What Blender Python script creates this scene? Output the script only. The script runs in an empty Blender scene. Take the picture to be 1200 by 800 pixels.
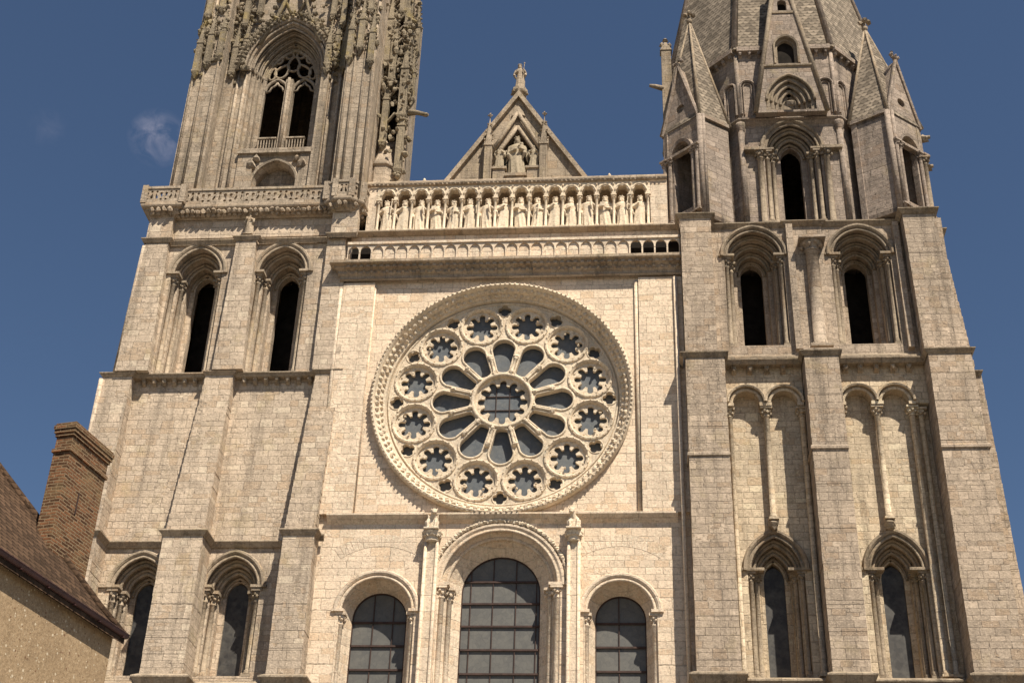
import bpy, bmesh, math, random
from math import sin, cos, pi, sqrt, radians, atan2, floor
from mathutils import Vector, Matrix
from mathutils.geometry import tessellate_polygon
random.seed(7)
S = bpy.context.scene
COL = S.collection

# ------------------------------------------------------------------ mesh builder
class MB:
    def __init__(s): s.v = []; s.f = []; s.sm = []
    def add(s, vs, fs, smooth=False):
        o = len(s.v); s.v += [tuple(p) for p in vs]
        for f in fs: s.f.append([i + o for i in f]); s.sm.append(smooth)
    def box(s, x0, x1, y0, y1, z0, z1):
        s.hexa([(x0,y0),(x1,y0),(x1,y1),(x0,y1)], z0, [(x0,y0),(x1,y0),(x1,y1),(x0,y1)], z1)
    def hexa(s, b, z0, t, z1, smooth=False):
        n = len(b)
        vs = [(p[0], p[1], z0) for p in b] + [(p[0], p[1], z1) for p in t]
        fs = [list(range(n))[::-1], list(range(n, 2*n))] + [[i, (i+1) % n, n + (i+1) % n, n + i] for i in range(n)]
        s.add(vs, fs, smooth)
    def cone(s, b, z0, apex):
        n = len(b)
        s.add([(p[0], p[1], z0) for p in b] + [apex], [list(range(n))[::-1]] + [[i, (i+1) % n, n] for i in range(n)])
    def prism(s, outer, holes, y0, y1, back=True):
        loops = [outer] + list(holes)
        pts = [p for l in loops for p in l]
        tr = tessellate_polygon([[Vector((p[0], p[1], 0)) for p in l] for l in loops])
        n = len(pts)
        vs = [(p[0], y0, p[1]) for p in pts] + [(p[0], y1, p[1]) for p in pts]
        fs = [list(t) for t in tr]
        if back: fs += [[i + n for i in t][::-1] for t in tr]
        o = 0
        for l in loops:
            m = len(l)
            fs += [[o + i, o + (i+1) % m, n + o + (i+1) % m, n + o + i] for i in range(m)]
            o += m
        s.add(vs, fs)
    def lathe(s, cx, cy, z0, prof, n=12, ex=1, ey=1, a0=0, smooth=True):
        vs = []; fs = []
        for r, z in prof:
            for i in range(n):
                a = a0 + 2*pi*i/n
                vs.append((cx + r*ex*cos(a), cy + r*ey*sin(a), z0 + z))
        for k in range(len(prof) - 1):
            for i in range(n):
                fs.append([k*n+i, k*n+(i+1) % n, (k+1)*n+(i+1) % n, (k+1)*n+i])
        fs.append(list(range(n))[::-1]); fs.append([(len(prof)-1)*n+i for i in range(n)])
        s.add(vs, fs, smooth)
    def tube(s, path, r, n=8, closed=False, smooth=True):
        P = [Vector(p) for p in path]; m = len(P); vs = []; fs = []
        rr = r if isinstance(r, (list, tuple)) else [r]*m
        ref = None
        for i in range(m):
            if closed: t = P[(i+1) % m] - P[i-1]
            else: t = P[min(i+1, m-1)] - P[max(i-1, 0)]
            if t.length < 1e-9: t = Vector((0,0,1))
            t.normalize()
            if ref is None:
                ref = Vector((0,1,0)) if abs(t.y) < .9 else Vector((1,0,0))
            u = (ref - t*ref.dot(t)).normalized(); w = t.cross(u); ref = u
            for k in range(n):
                a = 2*pi*k/n; q = P[i] + (u*cos(a) + w*sin(a))*rr[i]
                vs.append(q)
        for i in range(m if closed else m-1):
            j = (i+1) % m
            for k in range(n): fs.append([i*n+k, i*n+(k+1) % n, j*n+(k+1) % n, j*n+k])
        if not closed: fs += [list(range(n))[::-1], [(m-1)*n+k for k in range(n)]]
        s.add(vs, fs, smooth)
    def rings(s, cx, cz, prof, n=96, smooth=False):          # profile (r, y) turned about the y axis
        vs = []; fs = []
        for r, y in prof:
            for i in range(n):
                a = 2*pi*i/n; vs.append((cx + r*cos(a), y, cz + r*sin(a)))
        for k in range(len(prof)-1):
            for i in range(n): fs.append([k*n+i, k*n+(i+1) % n, (k+1)*n+(i+1) % n, (k+1)*n+i])
        s.add(vs, fs, smooth)
    def sweep(s, path, prof, closed=False, smooth=False):    # path (x,z,nx,nz), profile (offset, y)
        m = len(path); k = len(prof); vs = []; fs = []
        for (x, z, nx, nz) in path:
            for (o, y) in prof: vs.append((x + nx*o, y, z + nz*o))
        for i in range(m-1):
            for j in range(k if closed else k-1):
                j2 = (j+1) % k
                fs.append([i*k+j, (i+1)*k+j, (i+1)*k+j2, i*k+j2])
        if closed: fs += [list(range(k)), [(m-1)*k+j for j in range(k)][::-1]]
        s.add(vs, fs, smooth)
    def plan(s, path, prof, z=0):                            # mitred string course; path (x,y) in plan, profile (out, dz) closed
        m = len(path); k = len(prof); P = [Vector(p) for p in path]; vs = []; fs = []
        nr = []
        for i in range(m-1):
            d = (P[i+1]-P[i]).normalized(); nr.append(Vector((d.y, -d.x)))
        for i in range(m):
            if i == 0: n = nr[0]
            elif i == m-1: n = nr[-1]
            else:
                b = nr[i-1] + nr[i]
                n = b / max(.3, (1 + nr[i-1].dot(nr[i])))
            for (o, dz) in prof: vs.append((P[i].x + n.x*o, P[i].y + n.y*o, z + dz))
        for i in range(m-1):
            for j in range(k):
                j2 = (j+1) % k; fs.append([i*k+j, (i+1)*k+j, (i+1)*k+j2, i*k+j2])
        fs += [list(range(k)), [(m-1)*k+j for j in range(k)][::-1]]
        s.add(vs, fs)
    def lump(s, x, y, z, r, sx=1, sy=1, sz=1):
        t = (1 + sqrt(5))/2
        V = [(-1,t,0),(1,t,0),(-1,-t,0),(1,-t,0),(0,-1,t),(0,1,t),(0,-1,-t),(0,1,-t),(t,0,-1),(t,0,1),(-t,0,-1),(-t,0,1)]
        F = [(0,11,5),(0,5,1),(0,1,7),(0,7,10),(0,10,11),(1,5,9),(5,11,4),(11,10,2),(10,7,6),(7,1,8),(3,9,4),(3,4,2),(3,2,6),(3,6,8),(3,8,9),(4,9,5),(2,4,11),(6,2,10),(8,6,7),(9,8,1)]
        q = r/1.9
        vs = []
        for a in V:
            j = q*random.uniform(.65, 1.3)
            vs.append((x + a[0]*j*sx, y + a[1]*j*sy, z + a[2]*j*sz))
        s.add(vs, [list(f) for f in F])
    def build(s, name, mat, parent=None, loc=None, weld=False):
        me = bpy.data.meshes.new(name)
        off = Vector((0,0,0))
        if parent is not None:
            p = parent
            while p is not None: off += Vector(p.location); p = p.parent
        if loc is not None: off = off + Vector(loc)
        me.from_pydata([(a[0]-off.x, a[1]-off.y, a[2]-off.z) for a in s.v], [], s.f)
        me.polygons.foreach_set('use_smooth', s.sm)
        bm = bmesh.new(); bm.from_mesh(me)
        bmesh.ops.recalc_face_normals(bm, faces=bm.faces)
        bm.to_mesh(me); bm.free(); me.update()
        me.materials.append(mat)
        o = bpy.data.objects.new(name, me); COL.objects.link(o)
        if parent is not None: o.parent = parent
        if loc is not None: o.location = loc
        return o

def thing(name, label, cat, loc=(0,0,0), group=None):
    o = bpy.data.objects.new(name, None); COL.objects.link(o)
    o.location = loc; o.empty_display_size = .5
    return tag(o, label, cat, group)
def tag(o, label, cat, group=None):
    o['label'] = label; o['category'] = cat
    if group: o['group'] = group
    return o

# ------------------------------------------------------------------ outlines
def arc_pts(cx, zs, hw, k, n=16):
    """points of a round (k=1) or pointed (k>1) arch from left spring over apex to right spring, with outward normals"""
    out = []
    R = hw*k
    cl = cx - hw + R; cr = cx + hw - R
    a1 = math.acos((R-hw)/R) if k > 1.0001 else pi/2
    for i in range(n+1):
        a = a1*i/n
        out.append((cl - R*cos(a), zs + R*sin(a), -cos(a), sin(a)))
    if k > 1.0001:
        x, z, nx, nz = out[-1]
        out[-1] = (x, z, 0.0, 1.0/max(.35, nz))
        rng = range(n-1, -1, -1)
    else: rng = range(n-1, -1, -1)
    for i in rng:
        a = a1*i/n
        out.append((cr + R*cos(a), zs + R*sin(a), cos(a), sin(a)))
    return out
def arch_path(cx, zs, hw, k, zb=None, n=16):
    p = arc_pts(cx, zs, hw, k, n)
    if zb is not None: p = [(cx-hw, zb, -1, 0)] + p + [(cx+hw, zb, 1, 0)]
    return p
def arch_poly(cx, zs, hw, k, zb, n=16):
    return [(p[0], p[1]) for p in arch_path(cx, zs, hw, k, zb, n)]
def kfor(rise, hw): return max(1.0, (rise*rise + hw*hw)/(2*hw*hw))
def circ(cx, cz, r, n=24, a0=0): return [(cx + r*cos(a0+2*pi*i/n), cz + r*sin(a0+2*pi*i/n)) for i in range(n)]
def lobed(cx, cz, rc, nl, rl, dl, a0=0, per=10):
    """a circle of radius rc with nl round lobes (radius rl) centred at distance dl"""
    out = []; N = nl*per
    for i in range(N):
        a = a0 + 2*pi*i/N
        d = ((a - a0 + pi/nl) % (2*pi/nl)) - pi/nl
        r = rc
        q = rl*rl - (dl*sin(d))**2
        if q > 0: r = max(r, dl*cos(d) + sqrt(q))
        out.append((cx + r*cos(a), cz + r*sin(a)))
    return out
def tprof(o, y, r, n=8): return [(o + r*cos(2*pi*i/n), y + r*sin(2*pi*i/n)) for i in range(n)]

# ------------------------------------------------------------------ materials
class NT:
    def __init__(s, name):
        s.m = bpy.data.materials.new(name); s.m.use_nodes = True
        s.t = s.m.node_tree; s.t.nodes.clear()
        s.out = s.n('ShaderNodeOutputMaterial'); s.b = s.n('ShaderNodeBsdfPrincipled')
        s.l(s.b.outputs[0], s.out.inputs[0])
    def n(s, k, **kw):
        x = s.t.nodes.new(k)
        for a, b in kw.items(): setattr(x, a, b)
        return x
    def l(s, a, b): s.t.links.new(a, b)
    def math(s, op, a, b=None, c=None, clamp=False):
        x = s.n('ShaderNodeMath', operation=op, use_clamp=clamp)
        for i, q in enumerate((a, b, c)):
            if q is None: continue
            if isinstance(q, (int, float)): x.inputs[i].default_value = q
            else: s.l(q, x.inputs[i])
        return x.outputs[0]
    def mix(s, f, a, b, mode='MIX'):
        x = s.n('ShaderNodeMix', data_type='RGBA', blend_type=mode)
        for i, q in ((0, f), (6, a), (7, b)):
            if isinstance(q, (int, float)): x.inputs[i].default_value = q
            elif isinstance(q, tuple): x.inputs[i].default_value = (*q, 1)
            else: s.l(q, x.inputs[i])
        return x.outputs[2]
    def noise(s, vec, scale, detail=4, rough=.55):
        x = s.n('ShaderNodeTexNoise'); x.inputs['Scale'].default_value = scale
        x.inputs['Detail'].default_value = detail; x.inputs['Roughness'].default_value = rough
        if vec is not None: s.l(vec, x.inputs['Vector'])
        return x.outputs['Fac']
    def ramp(s, f, a, b):
        x = s.n('ShaderNodeMapRange'); x.inputs[1].default_value = a; x.inputs[2].default_value = b
        s.l(f, x.inputs[0]); return x.outputs[0]

def stone(name, base, grey, row=.36, width=.72, mortar=.02, joint=.55, vary=.35, stain=.6, lichen=.25, bright=.0, lich_col=(.40,.31,.14), bump=.35, blocks=True, rough=1.0):
    t = NT(name)
    geo = t.n('ShaderNodeNewGeometry')
    P = geo.outputs['Position']
    ps = t.n('ShaderNodeSeparateXYZ'); t.l(P, ps.inputs[0])
    ns = t.n('ShaderNodeSeparateXYZ'); t.l(geo.outputs['True Normal'], ns.inputs[0])
    ax = t.math('ABSOLUTE', ns.outputs[0]); ay = t.math('ABSOLUTE', ns.outputs[1])
    side = t.math('GREATER_THAN', ax, t.math('ADD', ay, .05))
    u = t.math('ADD', ps.outputs[0], t.math('MULTIPLY', side, t.math('SUBTRACT', ps.outputs[1], ps.outputs[0])))
    v = ps.outputs[2]
    big = t.noise(P, .16, 5, .6); patch = t.noise(P, .42, 4, .65)
    fine = t.noise(P, 7, 5, .75); mid = t.noise(P, 1.5, 5, .65); grit = t.noise(P, 13, 3, .7)
    if blocks:
        wob = t.n('ShaderNodeTexNoise', noise_dimensions='1D'); wob.inputs['Scale'].default_value = .55; wob.inputs['Detail'].default_value = 3
        t.l(v, wob.inputs['W'])
        v2 = t.math('MULTIPLY_ADD', wob.outputs['Fac'], .7, v)
        v2 = t.math('MULTIPLY_ADD', t.noise(P, 4.0, 3), .045, v2)
        uw = t.math('MULTIPLY_ADD', t.noise(P, 3.0, 3), .10, u)
        def courses(row, width, mo):
            ri = t.math('FLOOR', t.math('DIVIDE', v2, row))
            wn = t.n('ShaderNodeTexWhiteNoise', noise_dimensions='1D'); t.l(ri, wn.inputs['W'])
            sc = t.math('MULTIPLY_ADD', wn.outputs['Value'], .55, .75)          # every course has its own block length
            u2 = t.math('MULTIPLY_ADD', wn.outputs['Value'], 7.0, t.math('MULTIPLY', uw, sc))
            cv = t.n('ShaderNodeCombineXYZ'); t.l(u2, cv.inputs[0]); t.l(v2, cv.inputs[1])
            br = t.n('ShaderNodeTexBrick', offset=.5, offset_frequency=2, squash=.7, squash_frequency=3)
            t.l(cv.outputs[0], br.inputs['Vector'])
            for k_, q in (('Scale', 1), ('Mortar Size', mo), ('Mortar Smooth', .4), ('Bias', 0), ('Brick Width', width), ('Row Height', row)): br.inputs[k_].default_value = q
            br.inputs['Color1'].default_value = (0,0,0,1); br.inputs['Color2'].default_value = (1,1,1,1); br.inputs['Mortar'].default_value = (.5,.5,.5,1)
            s_ = t.n('ShaderNodeSeparateColor'); t.l(br.outputs['Color'], s_.inputs[0])
            return s_.outputs[0], br.outputs['Fac']
        r1, m1 = courses(row, width, mortar); r2, m2 = courses(row*.62, width*.62, mortar*.9)
        pick = t.math('GREATER_THAN', t.math('MULTIPLY_ADD', mid, .25, patch), .72)
        def sel(a_, b_): return t.math('ADD', a_, t.math('MULTIPLY', pick, t.math('SUBTRACT', b_, a_)))
        rnd = sel(r1, r2)
        mfac = t.math('MULTIPLY', sel(m1, m2), t.ramp(t.noise(P, 2.2, 3, .6), .30, .58))     # joints come and go
        tone = t.math('MULTIPLY_ADD', t.math('SUBTRACT', rnd, .5), vary, 1.0)
    col = t.mix(t.ramp(big, .38, .66), base, grey)
    if blocks:
        cc = t.n('ShaderNodeCombineXYZ')
        for i in range(3): t.l(tone, cc.inputs[i])
        col = t.mix(1.0, col, cc.outputs[0], 'MULTIPLY')
        if bright:
            hot = t.math('GREATER_THAN', rnd, .93)
            col = t.mix(t.math('MULTIPLY', hot, bright), col, tuple(min(.72, c*1.5) for c in base))
        warm = t.math('LESS_THAN', rnd, .18)
        col = t.mix(t.math('MULTIPLY', warm, .3), col, (base[0]*.95, base[1]*.78, base[2]*.6))
    # weathering: grey crust in patches, run-off streaks, pitting, light scars, lichen
    col = t.mix(t.math('MULTIPLY', t.ramp(mid, .46, .68), min(.8, stain*.75)), col, tuple(c*.48 for c in grey))
    mp = t.n('ShaderNodeMapping'); mp.inputs['Scale'].default_value = (1.7, 1.7, .10); t.l(P, mp.inputs[0])
    col = t.mix(t.math('MULTIPLY', t.ramp(t.noise(mp.outputs[0], 1.0, 5, .65), .51, .66), min(.9, stain*1.2)), col, tuple(c*.40 for c in grey))
    col = t.mix(t.math('MULTIPLY', t.ramp(fine, .49, .64), .50*rough), col, tuple(c*.42 for c in base))
    col = t.mix(t.math('MULTIPLY', t.ramp(grit, .54, .66), .45*rough), col, tuple(min(.8, c*1.5) for c in base))
    col = t.mix(t.math('MULTIPLY', t.ramp(t.noise(P, 4.2, 4, .7), .58, .66), .45*rough), col, tuple(c*.34 for c in grey))
    if lichen:
        ln = t.noise(P, .6, 6, .72)
        col = t.mix(t.math('MULTIPLY', t.ramp(ln, .55, .66), lichen), col, lich_col)
    if blocks: col = t.mix(t.math('MULTIPLY', mfac, joint), col, tuple(c*.30 for c in base))
    t.l(col, t.b.inputs['Base Color']); t.b.inputs['Roughness'].default_value = .93
    t.b.inputs['Specular IOR Level'].default_value = .15
    h = t.math('MULTIPLY_ADD', mid, .6, t.math('MULTIPLY', fine, .8))
    if blocks:
        h = t.math('SUBTRACT', h, t.math('MULTIPLY', mfac, 1.0))
        h = t.math('MULTIPLY_ADD', rnd, .6, h)
    bp = t.n('ShaderNodeBump'); bp.inputs['Strength'].default_value = min(1, bump*1.3); bp.inputs['Distance'].default_value = .09
    t.l(h, bp.inputs['Height']); t.l(bp.outputs[0], t.b.inputs['Normal'])
    return t.m

M = {}
M['front'] = stone('cleaned_limestone', (0.704,0.547,0.401), (0.647,0.513,0.390), row=.40, width=.80, vary=.26, stain=.16, lichen=.06, joint=.5, bump=.45)
M['front_trim'] = stone('cleaned_limestone_trim', (0.686,0.542,0.404), (0.584,0.464,0.355), row=.5, width=1.3, vary=.16, stain=.28, lichen=.08, joint=.3, bump=.45)
M['front_dark'] = stone('shaded_weathered_cornice_stone', (0.400,0.312,0.227), (0.290,0.229,0.169), row=.42, width=.8, vary=.25, stain=.5, lichen=.2, joint=.45)  # weathered stone, base colour darkened further for the shade under the cornice
M['rose'] = stone('carved_limestone', (0.718,0.582,0.429), (0.603,0.488,0.365), blocks=False, stain=.3, lichen=.15, bump=.6)
M['statue'] = stone('statue_limestone', (0.750,0.606,0.440), (0.625,0.502,0.372), blocks=False, stain=.25, lichen=.1, bump=.5)
M['left'] = stone('north_tower_limestone', (0.544,0.430,0.321), (0.435,0.348,0.267), row=.36, width=.74, vary=.30, stain=.5, lichen=.22, joint=.5, bright=.2, bump=.5)
M['left_trim'] = stone('north_tower_trim', (0.414,0.326,0.237), (0.313,0.251,0.185), row=.6, width=1.1, vary=.2, stain=.55, lichen=.2, joint=.3, bump=.5)
M['right'] = stone('south_tower_limestone', (0.438,0.343,0.257), (0.335,0.268,0.206), row=.36, width=.74, vary=.32, stain=.55, lichen=.16, joint=.5, bright=.3, bump=.5)
M['right_trim'] = stone('south_tower_trim', (0.336,0.265,0.190), (0.239,0.190,0.141), row=.6, width=1.0, vary=.22, stain=.6, lichen=.15, joint=.35, bump=.5)
M['right_pale'] = stone('south_tower_bay_stone', (0.572,0.455,0.323), (0.449,0.363,0.266), row=.36, width=.74, vary=.32, stain=.42, lichen=.15, joint=.5, bright=.2, bump=.5)
M['upper'] = stone('upper_stage_limestone', (0.347,0.273,0.218), (0.249,0.203,0.166), row=.36, width=.7, vary=.3, stain=.65, lichen=.2, joint=.45, bright=.25, bump=.5)
M['gothic'] = stone('flamboyant_limestone', (0.413,0.328,0.245), (0.307,0.250,0.190), row=.38, width=.8, vary=.26, stain=.65, lichen=.22, joint=.4, bright=.2, bump=.5)
M['carved'] = stone('flamboyant_carving', (0.308,0.249,0.173), (0.207,0.168,0.121), blocks=False, stain=.75, lichen=.6, bump=.7, lich_col=(.36,.27,.10))
M['gable_figure'] = stone('gable_figure_limestone', (.43,.35,.25), (.34,.28,.20), blocks=False, stain=.4, lichen=.2, bump=.5)
M['soffit_dark'] = stone('dark_soffit_stone', (.19,.15,.108), (.14,.113,.083), row=.4, width=.8, vary=.25, stain=.5, lichen=.1, joint=.4)  # darker stone tone, not assigned to any part

def plain(name, col, rough=.8, var=.3, scale=3, spec=.3, metal=0):
    t = NT(name); geo = t.n('ShaderNodeNewGeometry')
    f = t.noise(geo.outputs['Position'], scale, 5, .65)
    c = t.mix(t.ramp(f, .3, .7), tuple(x*(1-var) for x in col), tuple(min(1, x*(1+var)) for x in col))
    t.l(c, t.b.inputs['Base Color']); t.b.inputs['Roughness'].default_value = rough
    t.b.inputs['Specular IOR Level'].default_value = spec; t.b.inputs['Metallic'].default_value = metal
    return t.m
M['opening_shade'] = plain('dark_backing', (.018,.014,.011), .9, .5, 2, .1)  # near-black colour that paints the dark inside openings
M['iron'] = plain('window_iron', (.05,.028,.022), .75, .4, 4, .3)
M['gutter'] = plain('painted_gutter', (.075,.034,.034), .5, .3, 5, .4)
M['lead'] = plain('roof_copper', (.16,.22,.19), .7, .3, 1, .3)

def glass(name, a=(.088,.085,.08), b=(.11,.105,.095), pane=.22):
    t = NT(name); geo = t.n('ShaderNodeNewGeometry')
    ps = t.n('ShaderNodeSeparateXYZ'); t.l(geo.outputs['Position'], ps.inputs[0])
    cv = t.n('ShaderNodeCombineXYZ'); t.l(ps.outputs[0], cv.inputs[0]); t.l(ps.outputs[2], cv.inputs[1])
    vo = t.n('ShaderNodeTexVoronoi', feature='F1'); vo.inputs['Scale'].default_value = 1/pane; t.l(cv.outputs[0], vo.inputs['Vector'])
    sc = t.n('ShaderNodeSeparateColor'); t.l(vo.outputs['Color'], sc.inputs[0])
    c = t.mix(sc.outputs[0], a, b)
    ve = t.n('ShaderNodeTexVoronoi', feature='DISTANCE_TO_EDGE'); ve.inputs['Scale'].default_value = 1/pane; t.l(cv.outputs[0], ve.inputs['Vector'])
    c = t.mix(t.math('MULTIPLY', t.math('LESS_THAN', ve.outputs['Distance'], .05), .22), c, (.04,.04,.042))
    f = t.noise(geo.outputs['Position'], 1.6, 5, .65)
    c = t.mix(t.math('MULTIPLY', t.ramp(f, .45, .7), .45), c, (.14,.132,.115))
    t.l(c, t.b.inputs['Base Color']); t.b.inputs['Roughness'].default_value = .6
    t.b.inputs['Specular IOR Level'].default_value = .4
    bp = t.n('ShaderNodeBump'); bp.inputs['Strength'].default_value = .2; bp.inputs['Distance'].default_value = .03
    t.l(t.math('ADD', sc.outputs[1], f), bp.inputs['Height']); t.l(bp.outputs[0], t.b.inputs['Normal'])
    return t.m
M['glass'] = glass('leaded_glass')
M['rose_glass'] = glass('rose_glass', (.07,.08,.092), (.10,.108,.115), .18)
M['glass_dark'] = glass('dark_leaded_glass', (.022,.02,.02), (.05,.045,.04))

def scales(name, base, row=.34, width=.42):
    """overlapping carved stone scales or roof tiles laid along the slope"""
    t = NT(name); geo = t.n('ShaderNodeNewGeometry')
    ps = t.n('ShaderNodeSeparateXYZ'); t.l(geo.outputs['Position'], ps.inputs[0])
    ns = t.n('ShaderNodeSeparateXYZ'); t.l(geo.outputs['True Normal'], ns.inputs[0])
    ln = t.math('SQRT', t.math('ADD', t.math('MULTIPLY', ns.outputs[0], ns.outputs[0]), t.math('MULTIPLY_ADD', ns.outputs[1], ns.outputs[1], 1e-5)))
    u = t.math('DIVIDE', t.math('SUBTRACT', t.math('MULTIPLY', ps.outputs[1], ns.outputs[0]), t.math('MULTIPLY', ps.outputs[0], ns.outputs[1])), ln)
    wb = t.noise(geo.outputs['Position'], 2.4, 4)
    v = t.math('MULTIPLY_ADD', wb, row*.7, ps.outputs[2])
    u = t.math('MULTIPLY_ADD', t.noise(geo.outputs['Position'], 1.7, 4), width*.9, u)
    ri = t.math('FLOOR', t.math('DIVIDE', v, row))
    fv = t.math('FRACT', t.math('DIVIDE', v, row))
    uo = t.math('ADD', t.math('DIVIDE', u, width), t.math('MULTIPLY', t.math('MODULO', ri, 2.0), .5))
    fu = t.math('FRACT', uo); iu = t.math('FLOOR', uo)
    # scalloped lower edge
    cx = t.math('SUBTRACT', fu, .5)
    sc_ = t.math('SUBTRACT', fv, t.math('MULTIPLY', t.math('MULTIPLY', cx, cx), 2.2))
    gap = t.math('LESS_THAN', sc_, .10)
    cv = t.n('ShaderNodeCombineXYZ'); t.l(iu, cv.inputs[0]); t.l(ri, cv.inputs[1])
    wn = t.n('ShaderNodeTexWhiteNoise', noise_dimensions='2D'); t.l(cv.outputs[0], wn.inputs['Vector'])
    big = t.noise(geo.outputs['Position'], .3, 5, .65)
    c = t.mix(t.ramp(big, .35, .68), base, tuple(q*.6 for q in base))
    tone = t.math('MULTIPLY_ADD', wn.outputs['Value'], .8, .6)
    cc = t.n('ShaderNodeCombineXYZ')
    for i in range(3): t.l(tone, cc.inputs[i])
    c = t.mix(1.0, c, cc.outputs[0], 'MULTIPLY')
    c = t.mix(t.math('MULTIPLY', gap, .75), c, tuple(q*.25 for q in base))
    f = t.noise(geo.outputs['Position'], 6, 4, .7)
    c = t.mix(t.math('MULTIPLY', t.ramp(f, .5, .75), .4), c, tuple(q*.45 for q in base))
    t.l(c, t.b.inputs['Base Color']); t.b.inputs['Roughness'].default_value = .95; t.b.inputs['Specular IOR Level'].default_value = .12
    h = t.math('SUBTRACT', t.math('MULTIPLY_ADD', f, .4, t.math('MULTIPLY', fv, -.8)), t.math('MULTIPLY', gap, .7))
    h = t.math('MULTIPLY_ADD', wn.outputs['Value'], .35, h)
    bp = t.n('ShaderNodeBump'); bp.inputs['Strength'].default_value = .6; bp.inputs['Distance'].default_value = .06
    t.l(h, bp.inputs['Height']); t.l(bp.outputs[0], t.b.inputs['Normal'])
    return t.m
M['spire'] = scales('carved_scale_stone', (.245,.198,.150), .27, .34)
M['tiles'] = scales('old_roof_tiles', (.085,.051,.031), .10, .15)

def brick_mat():
    t = NT('old_red_brick'); tc = t.n('ShaderNodeTexCoord')
    ps = t.n('ShaderNodeSeparateXYZ'); t.l(tc.outputs['Object'], ps.inputs[0])
    P = tc.outputs['Object']
    u = t.math('ADD', ps.outputs[0], ps.outputs[1])
    v = t.math('MULTIPLY_ADD', t.noise(P, 4, 3), .035, ps.outputs[2])
    cv = t.n('ShaderNodeCombineXYZ'); t.l(t.math('MULTIPLY_ADD', t.noise(P, 3, 2), .1, u), cv.inputs[0]); t.l(v, cv.inputs[1])
    br = t.n('ShaderNodeTexBrick', offset=.5); t.l(cv.outputs[0], br.inputs['Vector'])
    br.inputs['Scale'].default_value = 1; br.inputs['Mortar Size'].default_value = .011; br.inputs['Mortar Smooth'].default_value = .3
    br.inputs['Brick Width'].default_value = .2; br.inputs['Row Height'].default_value = .058
    br.inputs['Color1'].default_value = (.055,.026,.015,1); br.inputs['Color2'].default_value = (.215,.098,.048,1); br.inputs['Mortar'].default_value = (.24,.17,.105,1)
    f = t.noise(P, 14, 4, .7)
    c = t.mix(t.math('MULTIPLY', t.ramp(f, .5, .72), .5), br.outputs['Color'], (.06,.035,.02))
    c = t.mix(t.math('MULTIPLY', t.ramp(t.noise(P, 1.6, 5, .7), .5, .68), .5), c, (.24,.17,.09))
    t.l(c, t.b.inputs['Base Color']); t.b.inputs['Roughness'].default_value = .95; t.b.inputs['Specular IOR Level'].default_value = .1
    bp = t.n('ShaderNodeBump'); bp.inputs['Strength'].default_value = .9; bp.inputs['Distance'].default_value = .02
    t.l(t.math('SUBTRACT', f, br.outputs['Fac']), bp.inputs['Height']); t.l(bp.outputs[0], t.b.inputs['Normal'])
    return t.m
M['brick'] = brick_mat()
def stucco_mat():
    t = NT('pebbly_stucco'); geo = t.n('ShaderNodeNewGeometry'); P = geo.outputs['Position']
    vo = t.n('ShaderNodeTexVoronoi'); vo.inputs['Scale'].default_value = 19; t.l(P, vo.inputs['Vector'])
    sc = t.n('ShaderNodeSeparateColor'); t.l(vo.outputs['Color'], sc.inputs[0])
    peb = t.math('MULTIPLY', t.math('LESS_THAN', vo.outputs['Distance'], t.math('MULTIPLY_ADD', sc.outputs[2], .35, .12)), t.math('GREATER_THAN', sc.outputs[0], .78))
    big = t.noise(P, .8, 5, .65); f = t.noise(P, 18, 5, .75)
    c = t.mix(t.ramp(big, .3, .7), (.385,.272,.165), (.315,.22,.132))
    c = t.mix(t.math('MULTIPLY', t.ramp(f, .45, .62), .6), c, (.17,.115,.065))
    c = t.mix(t.math('MULTIPLY', t.ramp(t.noise(P, 34, 3, .8), .56, .66), .55), c, (.56,.45,.31))
    c = t.mix(t.math('MULTIPLY', t.ramp(t.noise(P, 2.6, 5, .7), .52, .66), .4), c, (.22,.15,.09))
    c = t.mix(t.math('MULTIPLY', peb, .75), c, t.mix(t.math('LESS_THAN', sc.outputs[1], .35), (.62,.52,.38), (.15,.075,.042)))
    t.l(c, t.b.inputs['Base Color']); t.b.inputs['Roughness'].default_value = .95; t.b.inputs['Specular IOR Level'].default_value = .1
    bp = t.n('ShaderNodeBump'); bp.inputs['Strength'].default_value = .45; bp.inputs['Distance'].default_value = .02
    t.l(t.math('ADD', f, peb), bp.inputs['Height']); t.l(bp.outputs[0], t.b.inputs['Normal'])
    return t.m
M['stucco'] = stucco_mat()

# ------------------------------------------------------------------ shared architectural bits
def colonnette_mb(x, y, z0, z1, r=.13, cap=.55, base=.35, carved=True, seed=0, n=10):
    mb = MB()
    mb.box(x-r*1.7, x+r*1.7, y-r*1.7, y+r*1.7, z0, z0+base*.35)
    mb.lathe(x, y, z0+base*.35, [(r*1.6,0),(r*1.7,base*.15),(r*1.25,base*.35),(r*1.4,base*.55),(r,base*.65),(r, z1-z0-cap-base*.35),(r*1.25,z1-z0-cap-base*.35+.03),(r*1.25,z1-z0-cap-base*.35+.08),(r, z1-z0-cap-base*.35+.1),
        (r*1.15,z1-z0-base*.35-cap*.55),(r*1.9,z1-z0-base*.35-cap*.22)], n)
    mb.box(x-r*2.1, x+r*2.1, y-r*2.1, y+r*2.1, z1-cap*.22, z1)
    if carved:
        for k in range(10):
            a = 2*pi*k/10 + seed
            q = .5 if k % 2 else .32
            mb.lump(x + r*1.55*cos(a), y + r*1.55*sin(a), z1 - cap*q - .05, min(.11, r*.62))
    return mb
def colonnette(x, y, z0, z1, mat, parent, r=.13, cap=.55, base=.35, name='colonnette'):
    return colonnette_mb(x, y, z0, z1, r, cap, base, seed=random.random()).build(name, mat, parent)

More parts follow.
